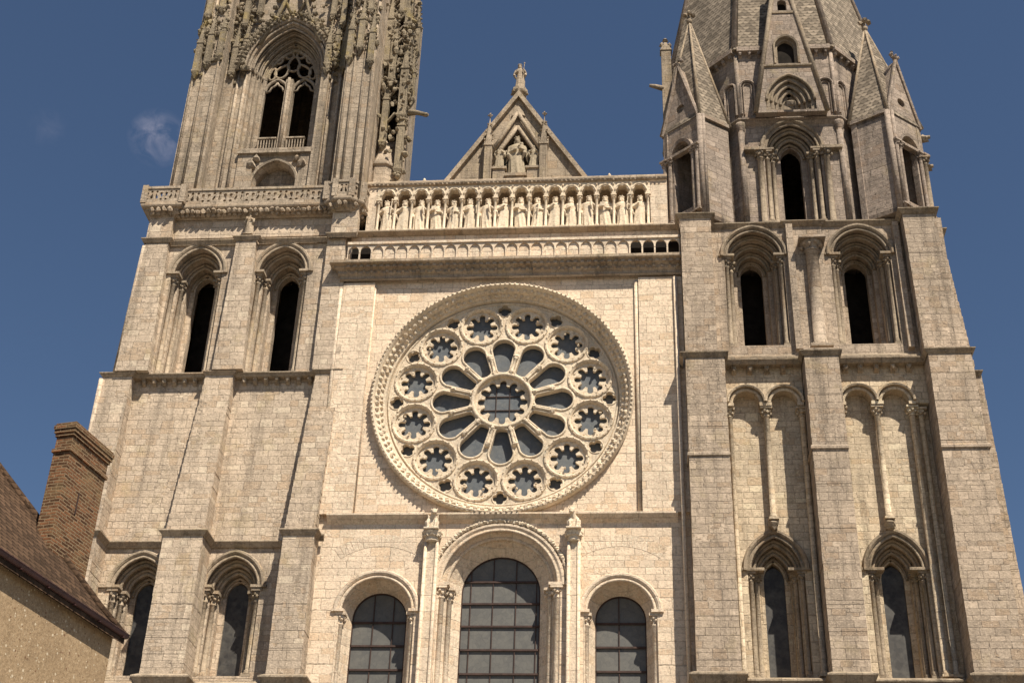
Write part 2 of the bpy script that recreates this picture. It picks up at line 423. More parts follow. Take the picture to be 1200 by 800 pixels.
def corbels(parent, mat, xs, y, z, w=.22, h=.4, d=.4, place=None):
    """one carved corbel per object"""
    for x in xs:
        mb = MB()
        k = random.uniform(.85, 1.15)
        mb.add([(x-w/2,y,z),(x+w/2,y,z),(x+w/2,y-d,z),(x-w/2,y-d,z),(x-w/2,y,z-h),(x+w/2,y,z-h),(x+w/2,y-d*.45,z-h*.75),(x-w/2,y-d*.45,z-h*.75)],
               [[0,1,2,3],[4,5,6,7],[0,1,5,4],[2,3,7,6],[1,2,6,5],[0,3,7,4]])
        mb.lump(x, y-d*.7, z-h*.42, w*.62*k)
        if place: place(mb)
        mb.build('corbel', mat, parent)
def shafts(parent, mat, paths, r, n=8, name='shaft'):
    for p in paths:
        mb = MB(); mb.tube(p, r, n); mb.build(name, mat, parent)

STR = [(0,-.08),(.10,.02),(.24,.20),(.33,.27),(.33,.35),(0,.5)]          # string course: hollow underside, flat face, sloping top
STR_S = [(0,0),(.14,.06),(.18,.12),(.18,.2),(0,.3)]
def scale_prof(p, a, b): return [(x*a, z*b) for x, z in p]

def window(parent, name, cx, zs, zb, hw, k, y0, hwo, yo, mat, mat_col, orders=3, glass_mat=None, label=None, hood=.16, cap=.5, rolls=True, cols=True, bars=None, blind=None, sill=None, ocx=None, colr=.12, splay=0.0, impost=True):
    """a recessed arched window: stepped jambs and archivolt orders, colonnettes in the steps, glass or an open dark slit"""
    ocx = cx if ocx is None else ocx
    st = (hw-hwo)/orders; dp = (yo-y0)/orders
    mb = MB()
    prof = [(-.008, y0-.004)]
    o, y = -.008, y0
    for i in range(orders):
        y += dp*(1-splay); prof.append((o, y)); o -= st; y = y0 + dp*(i+1); prof.append((o, y))
    prof.append((o, yo + .45))
    mb.sweep(arch_path(cx, zs, hw, k, zb, 18), prof)
    w = mb.build(name, mat, parent)
    if label: w['label'] = label
    am = MB()
    ap = arch_path(cx, zs, hw, k, None, 18)
    if rolls:
        for i in range(orders if rolls is True else rolls):
            am.sweep(ap, tprof(-st*i - .02, y0 + dp*i + .03, min(.11, st*.32), 8), True, True)
            am.sweep(ap, tprof(-st*(i+.52), y0 + dp*(i+1) - .05, min(.085, st*.25), 8), True, True)
    if hood:
        am.sweep(ap, [(.02,y0+.02),(.02,y0-hood*.6),(.10,y0-hood),(.20,y0-hood),(.26,y0-hood*.3),(.26,y0+.02)], True)
        am.sweep(ap, tprof(-.10, y0-.02, .07, 8), True, True)
    if am.v: am.build('archivolt', mat_col, w)
    if cols:
        for sgn in (-1, 1):
            for i in range(orders if cols is True else cols):
                colonnette(cx + sgn*(hw - st*(i+.5)), y0 + dp*(i+1)*(.98) - dp*.5, zb, zs, mat_col, w, colr, cap)
    if impost:
        for sgn in (-1, 1):
            im = MB()
            xa, xb = cx + sgn*(hwo + .05 if impost == 'wide' else hwo + (hw-hwo)*.45), cx + sgn*(hw + .30)
            im.box(min(xa,xb), max(xa,xb), y0 - .12, y0 + dp*.9, zs + .003, zs + .14)
            im.build('impost', mat_col, w)
    if glass_mat:
        g = MB(); g.prism(arch_poly(ocx, zs, hwo+.02, k, zb), [], yo+.12, yo+.16)
        g.build('glass', glass_mat, w)
        if bars:
            b = MB()
            for z in bars[0]:
                q = z - zs
                hwz = hwo if q < 0 else sqrt(max(0, hwo*hwo - q*q))
                if hwz > .1: b.box(ocx-hwz, ocx+hwz, yo+.03, yo+.10, z-.045, z+.045)
            for x in bars[1]:
                zt = zs + sqrt(max(0, hwo*hwo - (x-ocx)**2))
                b.box(x-.022, x+.022, yo+.06, yo+.11, zb, zt)
            b.sweep(arch_path(ocx, zs, hwo, k, zb, 16), [(0,yo+.03),(-.06,yo+.03),(-.06,yo+.11),(0,yo+.11)], True)
            b.build('window_bars', M['iron'], w)
    if sill:
        s = MB(); zf, yf = sill
        s.add([(cx-hw-.1,yf,zf),(cx+hw+.1,yf,zf),(cx+hw+.1,yf,zf-.3),(cx-hw-.1,yf,zf-.3),(cx-hw-.1,yo+.5,zb+.05),(cx+hw+.1,yo+.5,zb+.05),(cx+hw+.1,yo+.5,zb-.8),(cx-hw-.1,yo+.5,zb-.8)],
              [[0,1,5,4],[3,2,1,0],[2,3,7,6],[4,5,6,7],[0,4,7,3],[1,2,6,5]])
        s.build('sill', mat, w)
    return w

def pinnacle_mb(mb, x, y, z0, w, hs, hp, crockets=5, gab=True):
    """square shaft with gablets, crocketed spirelet and finial"""
    h = w/2
    mb.hexa([(x-h*.2,y-h*.2),(x+h*.2,y-h*.2),(x+h*.2,y+h),(x-h*.2,y+h)], z0-w*1.5, [(x-h*1.25,y-h*1.25),(x+h*1.25,y-h*1.25),(x+h*1.25,y+h),(x-h*1.25,y+h)], z0-w*.25)
    mb.box(x-h*1.25, x+h*1.25, y-h*1.25, y+h, z0-w*.249, z0)
    for k in range(6): mb.lump(x+random.uniform(-h,h), y-h*random.uniform(.5,1.1), z0-w*random.uniform(.3,1.1), w*.22)
    mb.box(x-h, x+h, y-h, y+h, z0, z0+hs)
    for s_ in (-1, 1):
        mb.box(x+s_*h*.86-h*.16, x+s_*h*.86+h*.16, y-h*1.18, y-h*.9, z0, z0+hs*.92)
    if gab:
        zt = z0+hs
        mb.prism([(x-h*1.25, zt-w*.1), (x+h*1.25, zt-w*.1), (x, zt+w*1.2)], [], y-h*1.25, y-h*.8)
        mb.add([(x-h*1.25,y-h*1.2,zt-w*.12),(x-h*1.25,y+h*1.2,zt-w*.12),(x-h*1.25,y,zt+w*1.2),(x-h*.8,y-h*1.2,zt-w*.12),(x-h*.8,y+h*1.2,zt-w*.12),(x-h*.8,y,zt+w*1.2)],[[0,1,2],[3,4,5],[0,1,4,3],[1,2,5,4],[2,0,3,5]])
        mb.add([(x+h*1.25,y-h*1.2,zt-w*.12),(x+h*1.25,y+h*1.2,zt-w*.12),(x+h*1.25,y,zt+w*1.2),(x+h*.8,y-h*1.2,zt-w*.12),(x+h*.8,y+h*1.2,zt-w*.12),(x+h*.8,y,zt+w*1.2)],[[0,1,2],[3,4,5],[0,1,4,3],[1,2,5,4],[2,0,3,5]])
    zt = z0+hs
    mb.cone([(x-h,y-h),(x+h,y-h),(x+h,y+h),(x-h,y+h)], zt, (x,y,zt+hp))
    for k in range(crockets):
        f = (k+.6)/(crockets+.6); r = h*(1-f)+.03
        for sx, sy in ((-1,-1),(1,-1),(1,1),(-1,1)):
            mb.lump(x+sx*r*1.12, y+sy*r*1.12, zt+hp*f, w*.17)
    zf = zt+hp
    mb.lathe(x, y, zf-.1, [(w*.07,0),(w*.07,w*.2),(w*.16,w*.28),(w*.07,w*.38),(w*.06,w*.6)], 8)
    for dx, dy in ((-1,0),(1,0),(0,-1),(0,1)): mb.lump(x+dx*w*.22, y+dy*w*.22, zf+w*.22, w*.15)
    mb.lump(x, y, zf+w*.55, w*.14)

def crocket_run(mb, p0, p1, n, r, y):
    for i in range(n):
        f = (i+.5)/n
        mb.lump(p0[0]+(p1[0]-p0[0])*f, y, p0[1]+(p1[1]-p0[1])*f, r*random.uniform(.8,1.2))
def xform(mb, ang, ox=0, oy=0, pivot=(0,0)):
    c, s_ = cos(ang), sin(ang)
    mb.v = [(pivot[0]+ox + (x-pivot[0])*c - (y-pivot[1])*s_, pivot[1]+oy + (x-pivot[0])*s_ + (y-pivot[1])*c, z) for x, y, z in mb.v]
    return mb
def one(name, mat, parent, fn, *a, **k):
    mb = MB(); getattr(mb, fn)(*a, **k); return mb.build(name, mat, parent)

# ================================================================== central front
F = thing('cathedral_front', 'pale cleaned stone cathedral front with the round rose window between two towers', 'church', (.3, 0, 0))
CX = .23
mb = MB()
HR = 6.66; RZ = 36.57
lanc = [(CX, 26.35, 2.9, 1.9), (-5.52, 25.05, 1.82, 1.32), (5.92, 25.0, 1.70, 1.2)]
ZB = 14.5
mb.prism([(-8.75,0),(9.32,0),(9.32,44.3),(-8.75,44.3)], [circ(0, RZ, HR, 96)] + [arch_poly(a, b, c, 1, ZB, 20) for a, b, c, d in lanc], 0, .5)
mb.box(-8.75, -7.05, -.25, -.002, 29.96, 43.5)
mb.box(7.04, 9.32, -.25, -.002, 29.96, 43.5)
mb.box(-8.7, 9.3, 0.05, 2.2, 44.31, 46.95)
mb.box(-8.7, 9.3, 12.0, 12.4, 0, 46)
mb.build('wall', M['front'], F)
# relieving arches laid in the masonry beside the lancets
for cx, r, a0, a1 in ((-5.5, 3.35, .95, 2.2), (5.9, 3.3, .95, 2.2)):
    mb = MB(); n = 17
    for i in range(n):
        a = a0 + (a1-a0)*i/n; b = a0 + (a1-a0)*(i+.93)/n
        mb.prism([(cx+r*cos(a), 25+r*sin(a)), (cx+r*cos(b), 25+r*sin(b)), (cx+(r+.62)*cos(b), 25+(r+.62)*sin(b)), (cx+(r+.62)*cos(a), 25+(r+.62)*sin(a))], [], -.012, .01)
    mb.build('relieving_arch', M['front_trim'], F)
shafts(F, M['front_trim'], [[(6.93, -.08, 30.0), (6.93, -.08, 43.4)], [(-8.86, -.16, 33.0), (-8.86, -.16, 43.2)], [(8.98, -.36, 14), (8.98, -.36, 43.4)]], .11, 10, 'corner_shaft')
shafts(F, M['front_trim'], [[(-7.02, -.12, 30.0), (-7.02, -.12, 43.4)]], .05, 8, 'corner_shaft')
# string course above the lancets
mb = MB()
mb.add([(-8.3,.05,29.45),(8.72,.05,29.45),(8.72,-.36,29.86),(-8.3,-.36,29.86),(-8.3,.05,30.0),(8.72,.05,30.0),(8.72,-.36,29.95),(-8.3,-.36,29.95)],
       [[0,1,2,3],[4,5,6,7],[2,3,7,6],[0,3,7,4],[1,2,6,5]])
mb.build('string_course', M['front_trim'], F)
# cornice under the balustrade
mb = MB()
mb.plan([(-8.9, .3), (-8.9, -.27), (9.32, -.27)], [(0,-.74),(.08,-.66),(.08,-.5),(.2,-.38),(.2,-.22),(.38,-.08),(.38,.0),(.54,.05),(.62,.09),(.62,.26),(.56,.30),(0,.34)], 44.36)
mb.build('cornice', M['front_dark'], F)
mb = MB()
x = -8.6
while x < 9.2:
    mb.box(x, x+.2, -.75, -.6, 44.22, 44.36); x += .36
x = -8.5
while x < 9.2:
    mb.lump(x, -.5, 44.06, .11); x += .42
mb.build('cornice_carving', M['front_dark'], F)['kind'] = 'stuff'
# balustrade with blind pointed arches, open at its two ends
mb = MB()
n = 27; x0, x1 = -8.62, 9.28; st = (x1-x0)/n
holes = []
for i in range(n):
    c = x0 + st*(i+.5)
    holes.append(arch_poly(c, 45.22, st*.44, 1.35, 44.69, 6))
mb.prism([(x0,44.64),(x1,44.64),(x1,45.66),(x0,45.66)], holes, -.74, -.65)
xa, xb = x0+st*2, x0+st*23.0
mb.box(xa, xb, -.649, -.5, 44.64, 45.65)
mb.build('balustrade', M['front_trim'], F)
one('dark_arch_panel', M['opening_shade'], F, 'box', x0+.1, x0+st*2.2, -.2, -.1, 44.64, 46.0); one('dark_arch_panel', M['opening_shade'], F, 'box', xb-.1, x1-.05, -.2, -.1, 44.64, 46.0)  # added dark panels standing in for the shade behind the open arches
mb = MB(); mb.box(x0-.02, x1, -.82, -.42, 45.663, 45.82); mb.build('balustrade_rail', M['front_trim'], F)
# pilaster shafts between the lancets
for px, w in ((-3.05, .34), (3.76, .30)):
    mb = MB()
    mb.box(px-w, px+w, -.30, -.003, 12, 28.45)
    for s_ in (-1, 1): mb.tube([(px+s_*w*.8, -.32, 12), (px+s_*w*.8, -.32, 28.4)], .085, 8)
    p = mb.build('pilaster', M['front_trim'], F)
    mb = MB()
    mb.lathe(px, -.26, 28.42, [(w*.95,0),(w*1.05,.06),(w*.9,.1),(w*1.2,.3),(w*1.5,.42),(w*1.5,.5)], 12)
    for k in range(9): mb.lump(px + w*1.2*cos(pi+pi*k/8), -.28 - w*abs(sin(pi*k/8)), 28.72, .1)
    mb.build('capital', M['rose'], p)

# ---- lancet windows
labs = ['large middle lancet window below the rose', 'round headed lancet left of the large one', 'round headed lancet right of the large one']
for (cx, zs, hw, hwo), lab in zip(lanc, labs):
    big = hw > 2
    bz = [zs + d for d in ((.62,-.48,-1.6,-2.75,-3.9,-5.05,-6.2,-7.3) if big else (-.15,-1.3,-2.45,-3.6,-4.75,-5.9))]
    bx = [cx + .1 + d for d in ((-1.55,-.48,.62,1.6) if big else (-.4,.55))] if cx < 5 else [cx-.08]
    w = window(F, 'lancet_window', cx, zs, ZB, hw, 1, 0, hwo, 1.1 if big else 1.0, M['front_trim'], M['front_trim'], orders=3 if big else 2, glass_mat=M['glass'], label=lab,
               hood=.14, rolls=2 if big else 1, cols=2 if big else 1, bars=(bz, bx), splay=1.0, colr=.14 if big else .12, cap=.6)
    if big:
        b = MB()
        for i in range(72):
            a = pi*(i+.5)/72
            b.lump(cx + (hw+.36)*cos(a), -.10, zs + (hw+.36)*sin(a), .125)
        b.build('archivolt_beads', M['rose'], w)

# ---- rose window
R = MB()
R.rings(0, RZ, [(6.68,.02),(6.74,-.16),(6.67,-.34),(6.57,-.38),(6.50,-.26),(6.46,-.14),(6.30,.02),(6.28,.12),(6.14,.26),(6.02,.30),(5.98,.52),(5.82,.56),(5.75,.9)], 128)
rose = R.build('rose_window', M['rose'], F)
rose['label'] = 'huge round rose window of twelve petals and twelve roundels'
b = MB()
for i in range(112):
    a = 2*pi*i/112
    b.lump(6.38*cos(a), -.08, RZ + 6.38*sin(a), .13)
    a += pi/112
    b.lump(6.2*cos(a), .18, RZ + 6.2*sin(a), .12)
for i in range(160):
    a = 2*pi*i/160
    b.lump(6.62*cos(a), -.38, RZ + 6.62*sin(a), .065)
b.build('carved_bosses', M['rose'], rose)['kind'] = 'stuff'
def petal(ang, r0=1.78, w0=.30, r1=3.02, w1=.60, n=16, sc=1.0, g=0.0):
    pts = []
    tilt = math.asin((w1-w0)/(r1-r0))
    for i in range(n+1):
        a = -pi/2 - tilt*0 + pi*i/n
        pts.append((r1 + (w1+g)*cos(a), (w1+g)*sin(a)))
    for i in range(7):
        a = pi/2 + pi*i/6
        pts.append((r0 + (w0*.45+g)*cos(a), (w0+g)*sin(a)))
    c, s_ = cos(ang), sin(ang)
    return [(x*c - y*s_, RZ + x*s_ + y*c) for x, y in pts]
P0 = .50
holes = []
pet = [pi/2 + 2*pi*k/12 + .01 for k in range(12)]
rnd = [a + pi/12 for a in pet]
RR = 4.66
holes.append(circ(0, RZ, 1.42, 48))
for a in pet:
    holes.append(petal(a))
    holes.append(lobed(5.47*cos(a), RZ+5.47*sin(a), .15, 4, .18, .19, a, 8))
for a in rnd: holes.append(circ(RR*cos(a), RZ+RR*sin(a), .98, 32))
T = MB()
T.prism(circ(0, RZ, 5.92, 96), holes, P0, P0+.30)
T.build('tracery', M['rose'], rose)
T = MB()
for a in pet:
    q = petal(a, g=.05); m = len(q)
    T.tube([(x, P0, z) for x, z in q], .065, 6, True)
    # little columns standing between the petals like spokes
    b = a + pi/12
    T.tube([(r*cos(b), P0-.06, RZ+r*sin(b)) for r in (1.72, 1.8, 2.5, 2.58)], [.12,.075,.075,.13], 8)
    for rr, wv in ((1.68, .15), (2.66, .17)): T.lump(rr*cos(b), P0-.05, RZ+rr*sin(b), wv)
    for db in (-.085, .085):
        T.lump(3.72*cos(b+db*1.6), P0-.01, RZ+3.72*sin(b+db*1.6), .07)
    for rr, db in ((5.42,.13),(5.42,-.13),(5.05,.165),(5.05,-.165)):
        T.lump(rr*cos(a+db), P0, RZ+rr*sin(a+db), .075)
    for k in range(4):
        c_ = a + pi/4 + k*pi/2
    T.tube([(x, P0, z) for x, z in circ(5.47*cos(a), RZ+5.47*sin(a), .39, 16)], .035, 5, True)
T.tube([(x, P0-.04, z) for x, z in circ(0, RZ, 1.53, 48)], .10, 8, True)
T.tube([(x, P0, z) for x, z in circ(0, RZ, 5.88, 96)], .06, 6, True)
T.build('tracery_mouldings', M['rose'], rose)
C = MB()
C.rings(0, RZ, [(1.46,P0-.01),(1.42,P0+.06),(1.39,P0+.15)], 48)
C.prism(circ(0, RZ, 1.44, 48), [lobed(0, RZ, .95, 12, .18, 1.11, pi/2, 14)], P0+.14, P0+.29)
C.build('centre_ring', M['rose'], rose)
for a in rnd:
    cx, cz = RR*cos(a), RZ+RR*sin(a)
    C = MB()
    C.rings(cx, cz, [(1.17,P0+.01),(1.15,P0-.07),(1.07,P0-.09),(1.01,P0-.02),(.98,P0+.03),(.96,P0+.13)], 32)
    C.prism(circ(cx, cz, .975, 32), [lobed(cx, cz, .50, 8, .17, .66, pi/2, 14)], P0+.12, P0+.29)
    for k in range(8):
        b = pi/2 + (k+.5)*pi/4; C.lump(cx+.88*cos(b), P0+.11, cz+.88*sin(b), .05)
    for k in range(20):
        b = k*pi/10; C.lump(cx+1.10*cos(b), P0-.09, cz+1.10*sin(b), .045)
    C.build('roundel', M['rose'], rose)
G = MB(); G.prism(circ(0, RZ, 5.93, 64), [], P0+.36, P0+.42)
G.build('glass', M['rose_glass'], rose)
b = MB()
for z in (-1.2, -.4, .4, 1.2):
    hwz = sqrt(1.35**2 - min(1.3, abs(z))**2); b.box(-hwz, hwz, P0+.30, P0+.345, RZ+z-.02, RZ+z+.02)
for xx in (-.35, .35): b.box(xx-.02, xx+.02, P0+.305, P0+.34, RZ-1.2, RZ+1.2)
b.build('window_bars', M['iron'], rose)

# ---- gallery of niches
AX0, AST = -6.90, .94
mb = MB()
mb.box(-8.0, 8.72, 1.5, 1.9, 46.95, 50.6); mb.box(-8.0, 8.72, .5, 1.5, 50.34, 50.6)
mb.box(-8.0, AX0-AST/2-.13, .22, 1.499, 46.96, 50.3)
mb.box(AX0+15.5*AST+.13, 8.72, .22, 1.499, 46.96, 50.3)
gal = mb.build('statue_gallery', M['front_trim'], F)
mb = MB()
mb.plan([(-8.5,.4),(-8.5,.02),(9.3,.02)], [(0,-.14),(.24,-.02),(.32,.02),(.32,.09),(0,.14)], 46.86)
mb.build('ledge', M['front_dark'], gal)
mb = MB()
xl, xr = AX0-AST/2-.13, AX0+15.5*AST+.13
outl = [(xr, 50.32), (xl, 50.32), (xl, 49.24)]
for i in range(16):
    c = AX0 + i*AST
    outl += [(c-.36, 49.24)] + [(c + .36*cos(pi - pi*k/12)*(1 - .14*sin(2*pi*k/12*1.5)**2), 49.66 + .40*sin(pi*k/12)*(1-.12*sin(2*pi*k/12*1.5)**2)) for k in range(13)] + [(c+.36, 49.24)]
mb.prism(outl + [(xr, 49.24)], [], .2, .62)
for i in range(16):
    c = AX0 + i*AST
    mb.tube([(c+.40*cos(pi*k/10), .2, 49.66+.46*sin(pi*k/10)) for k in range(11)], .045, 6)
    mb.lump(c+AST/2, .17, 50.12, .07)
mb.build('arcade', M['statue'], gal)
for i in range(17):
    c = AX0 + (i-.5)*AST
    colonnette_mb(c, .22, 47.22, 49.34, .075, .26, .2, n=8).build('colonnette', M['statue'], gal)
mb = MB()
mb.plan([(-8.1,.6),(-8.1,.2),(8.75,.2)], [(0,0),(.10,.03),(.16,.12),(.16,.24),(.06,.30),(0,.42)], 50.3)
x = -7.9
while x < 8.6: mb.lump(x, .08, 50.36, .07); x += .24
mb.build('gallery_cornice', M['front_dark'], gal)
mb = MB()
for x in (-4.95, 5.55):
    mb.lathe(x, .5, 50.68, [(.14,0),(.10,.1),(.06,.2),(.11,.28),(.03,.42)], 8)
mb.build('finial', M['statue'], gal)

# ---- gable over the gallery
GY = 3.0
def gz(x, ap=59.25, sl=1.50): return ap - sl*abs(x)
mb = MB()
nich = [(-1.32, 51.6), (-1.32, 54.1), (-.92, 55.4), (0.02, 56.6), (.96, 55.4), (1.36, 54.1), (1.36, 51.6)]
mb.prism([(-5.5, 50.6), (5.55, 50.6), (0.02, 59.3)], [nich], GY, GY+.9)
mb.box(-5.8, 5.85, GY+.9, GY+1.1, 50.0, 50.6)
mb.prism([(-1.6,51.4),(1.6,51.4),(0,57.2)], [], GY+.91, GY+1.05)
mb.box(-6.5, 6.5, GY+.2, GY+.85, 46.5, 50.6)
gable = mb.build('gable', M['left_trim'], F)
mb = MB()
for s_ in (-1, 1):
    a, c = (s_*5.62+.02, 50.45), (.02, 59.55)
    nx, nz = s_*.83, .56
    mb.add([(a[0],GY-.28,a[1]),(c[0],GY-.28,c[1]),(c[0],GY+1.2,c[1]),(a[0],GY+1.2,a[1]),(a[0]-nx*.26,GY-.28,a[1]-nz*.26),(c[0],GY-.28,c[1]-.5),(c[0],GY+1.2,c[1]-.5),(a[0]-nx*.26,GY+1.2,a[1]-nz*.26)],
           [[0,1,2,3],[4,5,6,7],[0,1,5,4],[3,2,6,7],[0,3,7,4]])
    # raised mouldings over the niche
    mb.tube([(s_*1.62+.02, GY-.15, 54.55), (s_*.8+.02, GY-.2, 56.15), (.02, GY-.22, 57.75)], .13, 6)
    mb.tube([(s_*1.5+.02, GY-.06, 53.95), (s_*.85+.02, GY-.08, 55.25), (.02, GY-.1, 56.75)], .12, 6)
mb.build('coping', M['left_trim'], gable)
for x in (-1.64, 1.64):
    mb = MB(); pinnacle_mb(mb, x, GY-.28, 51.2, .44, 3.9, 2.35, 3, True)
    mb.build('pinnacle', M['left_trim'], gable)
mb = MB()
mb.lathe(.02, GY+.25, 57.6, [(.55,0),(.4,.5),(.30,.9),(.27,1.75),(.33,1.85),(.44,2.02),(.50,2.12),(.50,2.32),(.4,2.4)], 8, smooth=False)
for k in range(8): mb.lump(.02+.44*cos(k*pi/4), GY+.25+.44*sin(k*pi/4), 59.62, .11)
mb.build('pedestal', M['left_trim'], gable)
mb = MB()
for x in (-.98, 1.05):
    mb.box(x-.36, x+.36, GY-.35, GY+.3, 51.4, 53.35)
    mb.box(x-.46, x+.46, GY-.45, GY+.3, 53.35, 53.5)
mb.box(-.5, .55, GY-.4, GY+.3, 51.4, 52.75); mb.box(-.62, .67, GY-.5, GY+.3, 52.75, 52.95)
mb.build('statue_plinth', M['left_trim'], gable)
mb = MB(); mb.prism([(-6, 46.5), (6, 46.5), (.02, 58.3)], [], GY+1.3, 60); mb.build('nave_roof', M['lead'], F)

# ================================================================== south (right) tower
T2 = thing('bell_tower', 'grey brown tower on the right with scale covered stone spire', 'tower', (16.2, 7, 0), 'towers flanking the cathedral front')
RW = .42; SY = -.16
loww = [(13.22, 27.2, 1.32, .5), (18.76, 27.2, 1.32, .53)]
upw = [(13.18, 44.85, 1.55, .60), (18.74, 44.8, 1.55, .61)]
UW = -.02
mb = MB()
mb.prism([(9.33,0),(23.6,0),(23.6,38.0),(9.33,38.0)], [arch_poly(a, b, c, 1.47, 22.1) for a, b, c, d in loww], RW, RW+1.3)
for bx0, bx1, arcs in ((11.22, 15.12, (12.28, 14.16)), (16.78, 21.2, (17.77, 19.57))):
    outl = [(bx1,38.0),(bx0,38.0),(bx0,35.76)]
    for c in arcs: outl += arch_poly(c, 35.86, .66, 1, 35.76, 12)
    mb.prism(outl + [(bx1,35.76)], [], SY, RW-.003)
wall = mb.build('wall', M['right_pale'], T2)
mb = MB()
mb.prism([(9.33,38.0),(23.2,38.0),(23.2,47.1),(9.33,47.1)], [arch_poly(a, b, c, 1.12, 39.3) for a, b, c, d in upw], UW, 1.2)
mb.box(9.33, 9.9, 1.2, 14.4, 0, 46.9); mb.box(23.0, 23.6, 1.72, 14.4, 0, 46.9); mb.box(9.33, 23.6, 14.4, 15, 0, 46.9)
mb.box(9.4, 23.3, .5, 14.9, 46.5, 47.08); mb.box(9.9, 23.0, 1.73, 14.4, 37.2, 37.5)
mb.build('upper_wall', M['right'], T2)
def buttress(parent, mat, x0, x1, y0, yb, z0, z1, top=None):
    """laid course by course, every course a few centimetres out of line"""
    mb = MB(); a, b, c = top or (x0, x1, y0)
    z = z0; J = .011
    while z < z1 - .05:
        zz = min(z1, z + (random.uniform(.34, .5) if z > 19 else 3))
        if z1 - zz < .15: zz = z1
        def at(h):
            f = (h-z0)/(z1-z0); return x0+(a-x0)*f, x1+(b-x1)*f, y0+(c-y0)*f
        l, r, f = at((z+zz)/2)
        l += random.uniform(-J, J); r += random.uniform(-J, J); f += random.uniform(-J, J)
        mb.box(l, r, f, yb, z, zz - .003)
        z = zz
    return mb.build('buttress', mat, parent)
buttress(T2, M['right'], 9.2, 11.22, -1.45, RW-.002, 0, 38.28, (9.32, 11.24, -1.4))
buttress(T2, M['right'], 15.12, 16.78, -1.45, RW-.002, 0, 38.28, (15.16, 16.84, -1.4))
buttress(T2, M['right'], 21.18, 23.75, -1.45, RW-.002, 0, 38.28, (21.18, 23.25, -1.4))
buttress(T2, M['right'], 9.34, 10.95, -1.05, -.024, 38.3, 46.85)
buttress(T2, M['right'], 21.12, 23.22, -1.05, -.024, 38.3, 46.85, (20.98, 22.6, -1.0))
buttress(T2, M['right'], 23.2, 25.0, .9, 3.4, 0, 38.2, (23.0, 24.2, .9))
buttress(T2, M['right'], 23.0, 23.95, .9, 3.4, 38.4, 46.5, (22.8, 23.35, .9))
mb = MB()
mb.box(14.9, 16.85, -.12, UW-.003, 38.3, 46.9); mb.box(14.95, 15.3, -.34, -.121, 38.9, 46.7)
pier = mb.build('pier', M['right'], T2)
colonnette_mb(16.2, -.30, 38.75, 45.5, .33, .7, .45, n=16).build('column', M['right'], pier)
mb = MB(); mb.box(15.75, 16.65, -.62, -.123, 45.5, 45.68); mb.build('corbel', M['right_trim'], pier)
mb = MB(); mb.box(20.55, 20.85, -.35, UW-.003, 38.9, 46.7); mb.build('pilaster', M['right'], T2)
# string courses
def string(parent, mat, path, z, prof, name='string_course'):
    mb = MB(); mb.plan(path, prof, z); return mb.build(name, mat, parent)
string(T2, M['right_trim'], [(9.2,.4),(9.2,-1.42),(11.28,-1.42),(11.28,-.6),(15.1,-.6),(15.1,-1.42),(16.86,-1.42),(16.86,-.6),(21.14,-.6),(21.14,-1.42),(23.3,-1.42),(23.3,.85),(24.1,.85),(24.1,3)], 37.88, scale_prof(STR, .5, .6))
one('corbel_shelf', M['right_trim'], T2, 'box', 11.28, 15.1, -.6, .2, 37.86, 38.3); one('corbel_shelf', M['right_trim'], T2, 'box', 16.86, 21.14, -.6, .2, 37.86, 38.3)
corbels(T2, M['right_trim'], (11.75, 12.55, 13.4, 14.2), SY-.003, 37.85, .24, .38, .36); corbels(T2, M['right_trim'], (17.3, 18.0, 18.8, 19.6, 20.4), SY-.003, 37.85, .24, .38, .36)
string(T2, M['right_trim'], [(9.3,.4),(9.3,-1.05),(10.97,-1.05),(10.97,-.04),(14.93,-.04),(14.93,-.16),(16.87,-.16),(16.87,-.04),(20.95,-.04),(20.95,-1.05),(22.65,-1.05),(22.65,.85),(23.4,.85),(23.4,3)], 46.7, scale_prof(STR, .65, .65), 'cornice')
mb = MB(); mb.box(10.9, 21.0, -.04, .3, 46.75, 47.1); mb.build('cornice_bed', M['right_trim'], T2)
string(T2, M['right_trim'], [(9.15,.4),(9.15,-1.5),(11.25,-1.5),(11.25,-.62),(15.1,-.62),(15.1,-1.5),(16.82,-1.5),(16.82,-.62),(21.14,-.62),(21.14,-1.5),(23.85,-1.5),(23.85,.85),(24.5,.85),(24.5,3)], 21.3, scale_prof(STR, .7, .9))
one('window_ledge', M['right_trim'], T2, 'box', 11.25, 15.1, -.62, RW+.5, 21.0, 21.75); one('window_ledge', M['right_trim'], T2, 'box', 16.82, 21.14, -.62, RW+.5, 21.0, 21.75)
for x0, x1, z in ((9.28, 11.2, 32.3), (15.13, 16.8, 32.6), (21.2, 23.4, 32.6)):
    mb = MB(); mb.plan([(x0,.2),(x0,-1.44),(x1,-1.44),(x1,.2)], [(0,0),(.06,.05),(.06,.16),(0,.26)], z); mb.build('weathering_course', M['right'], T2)
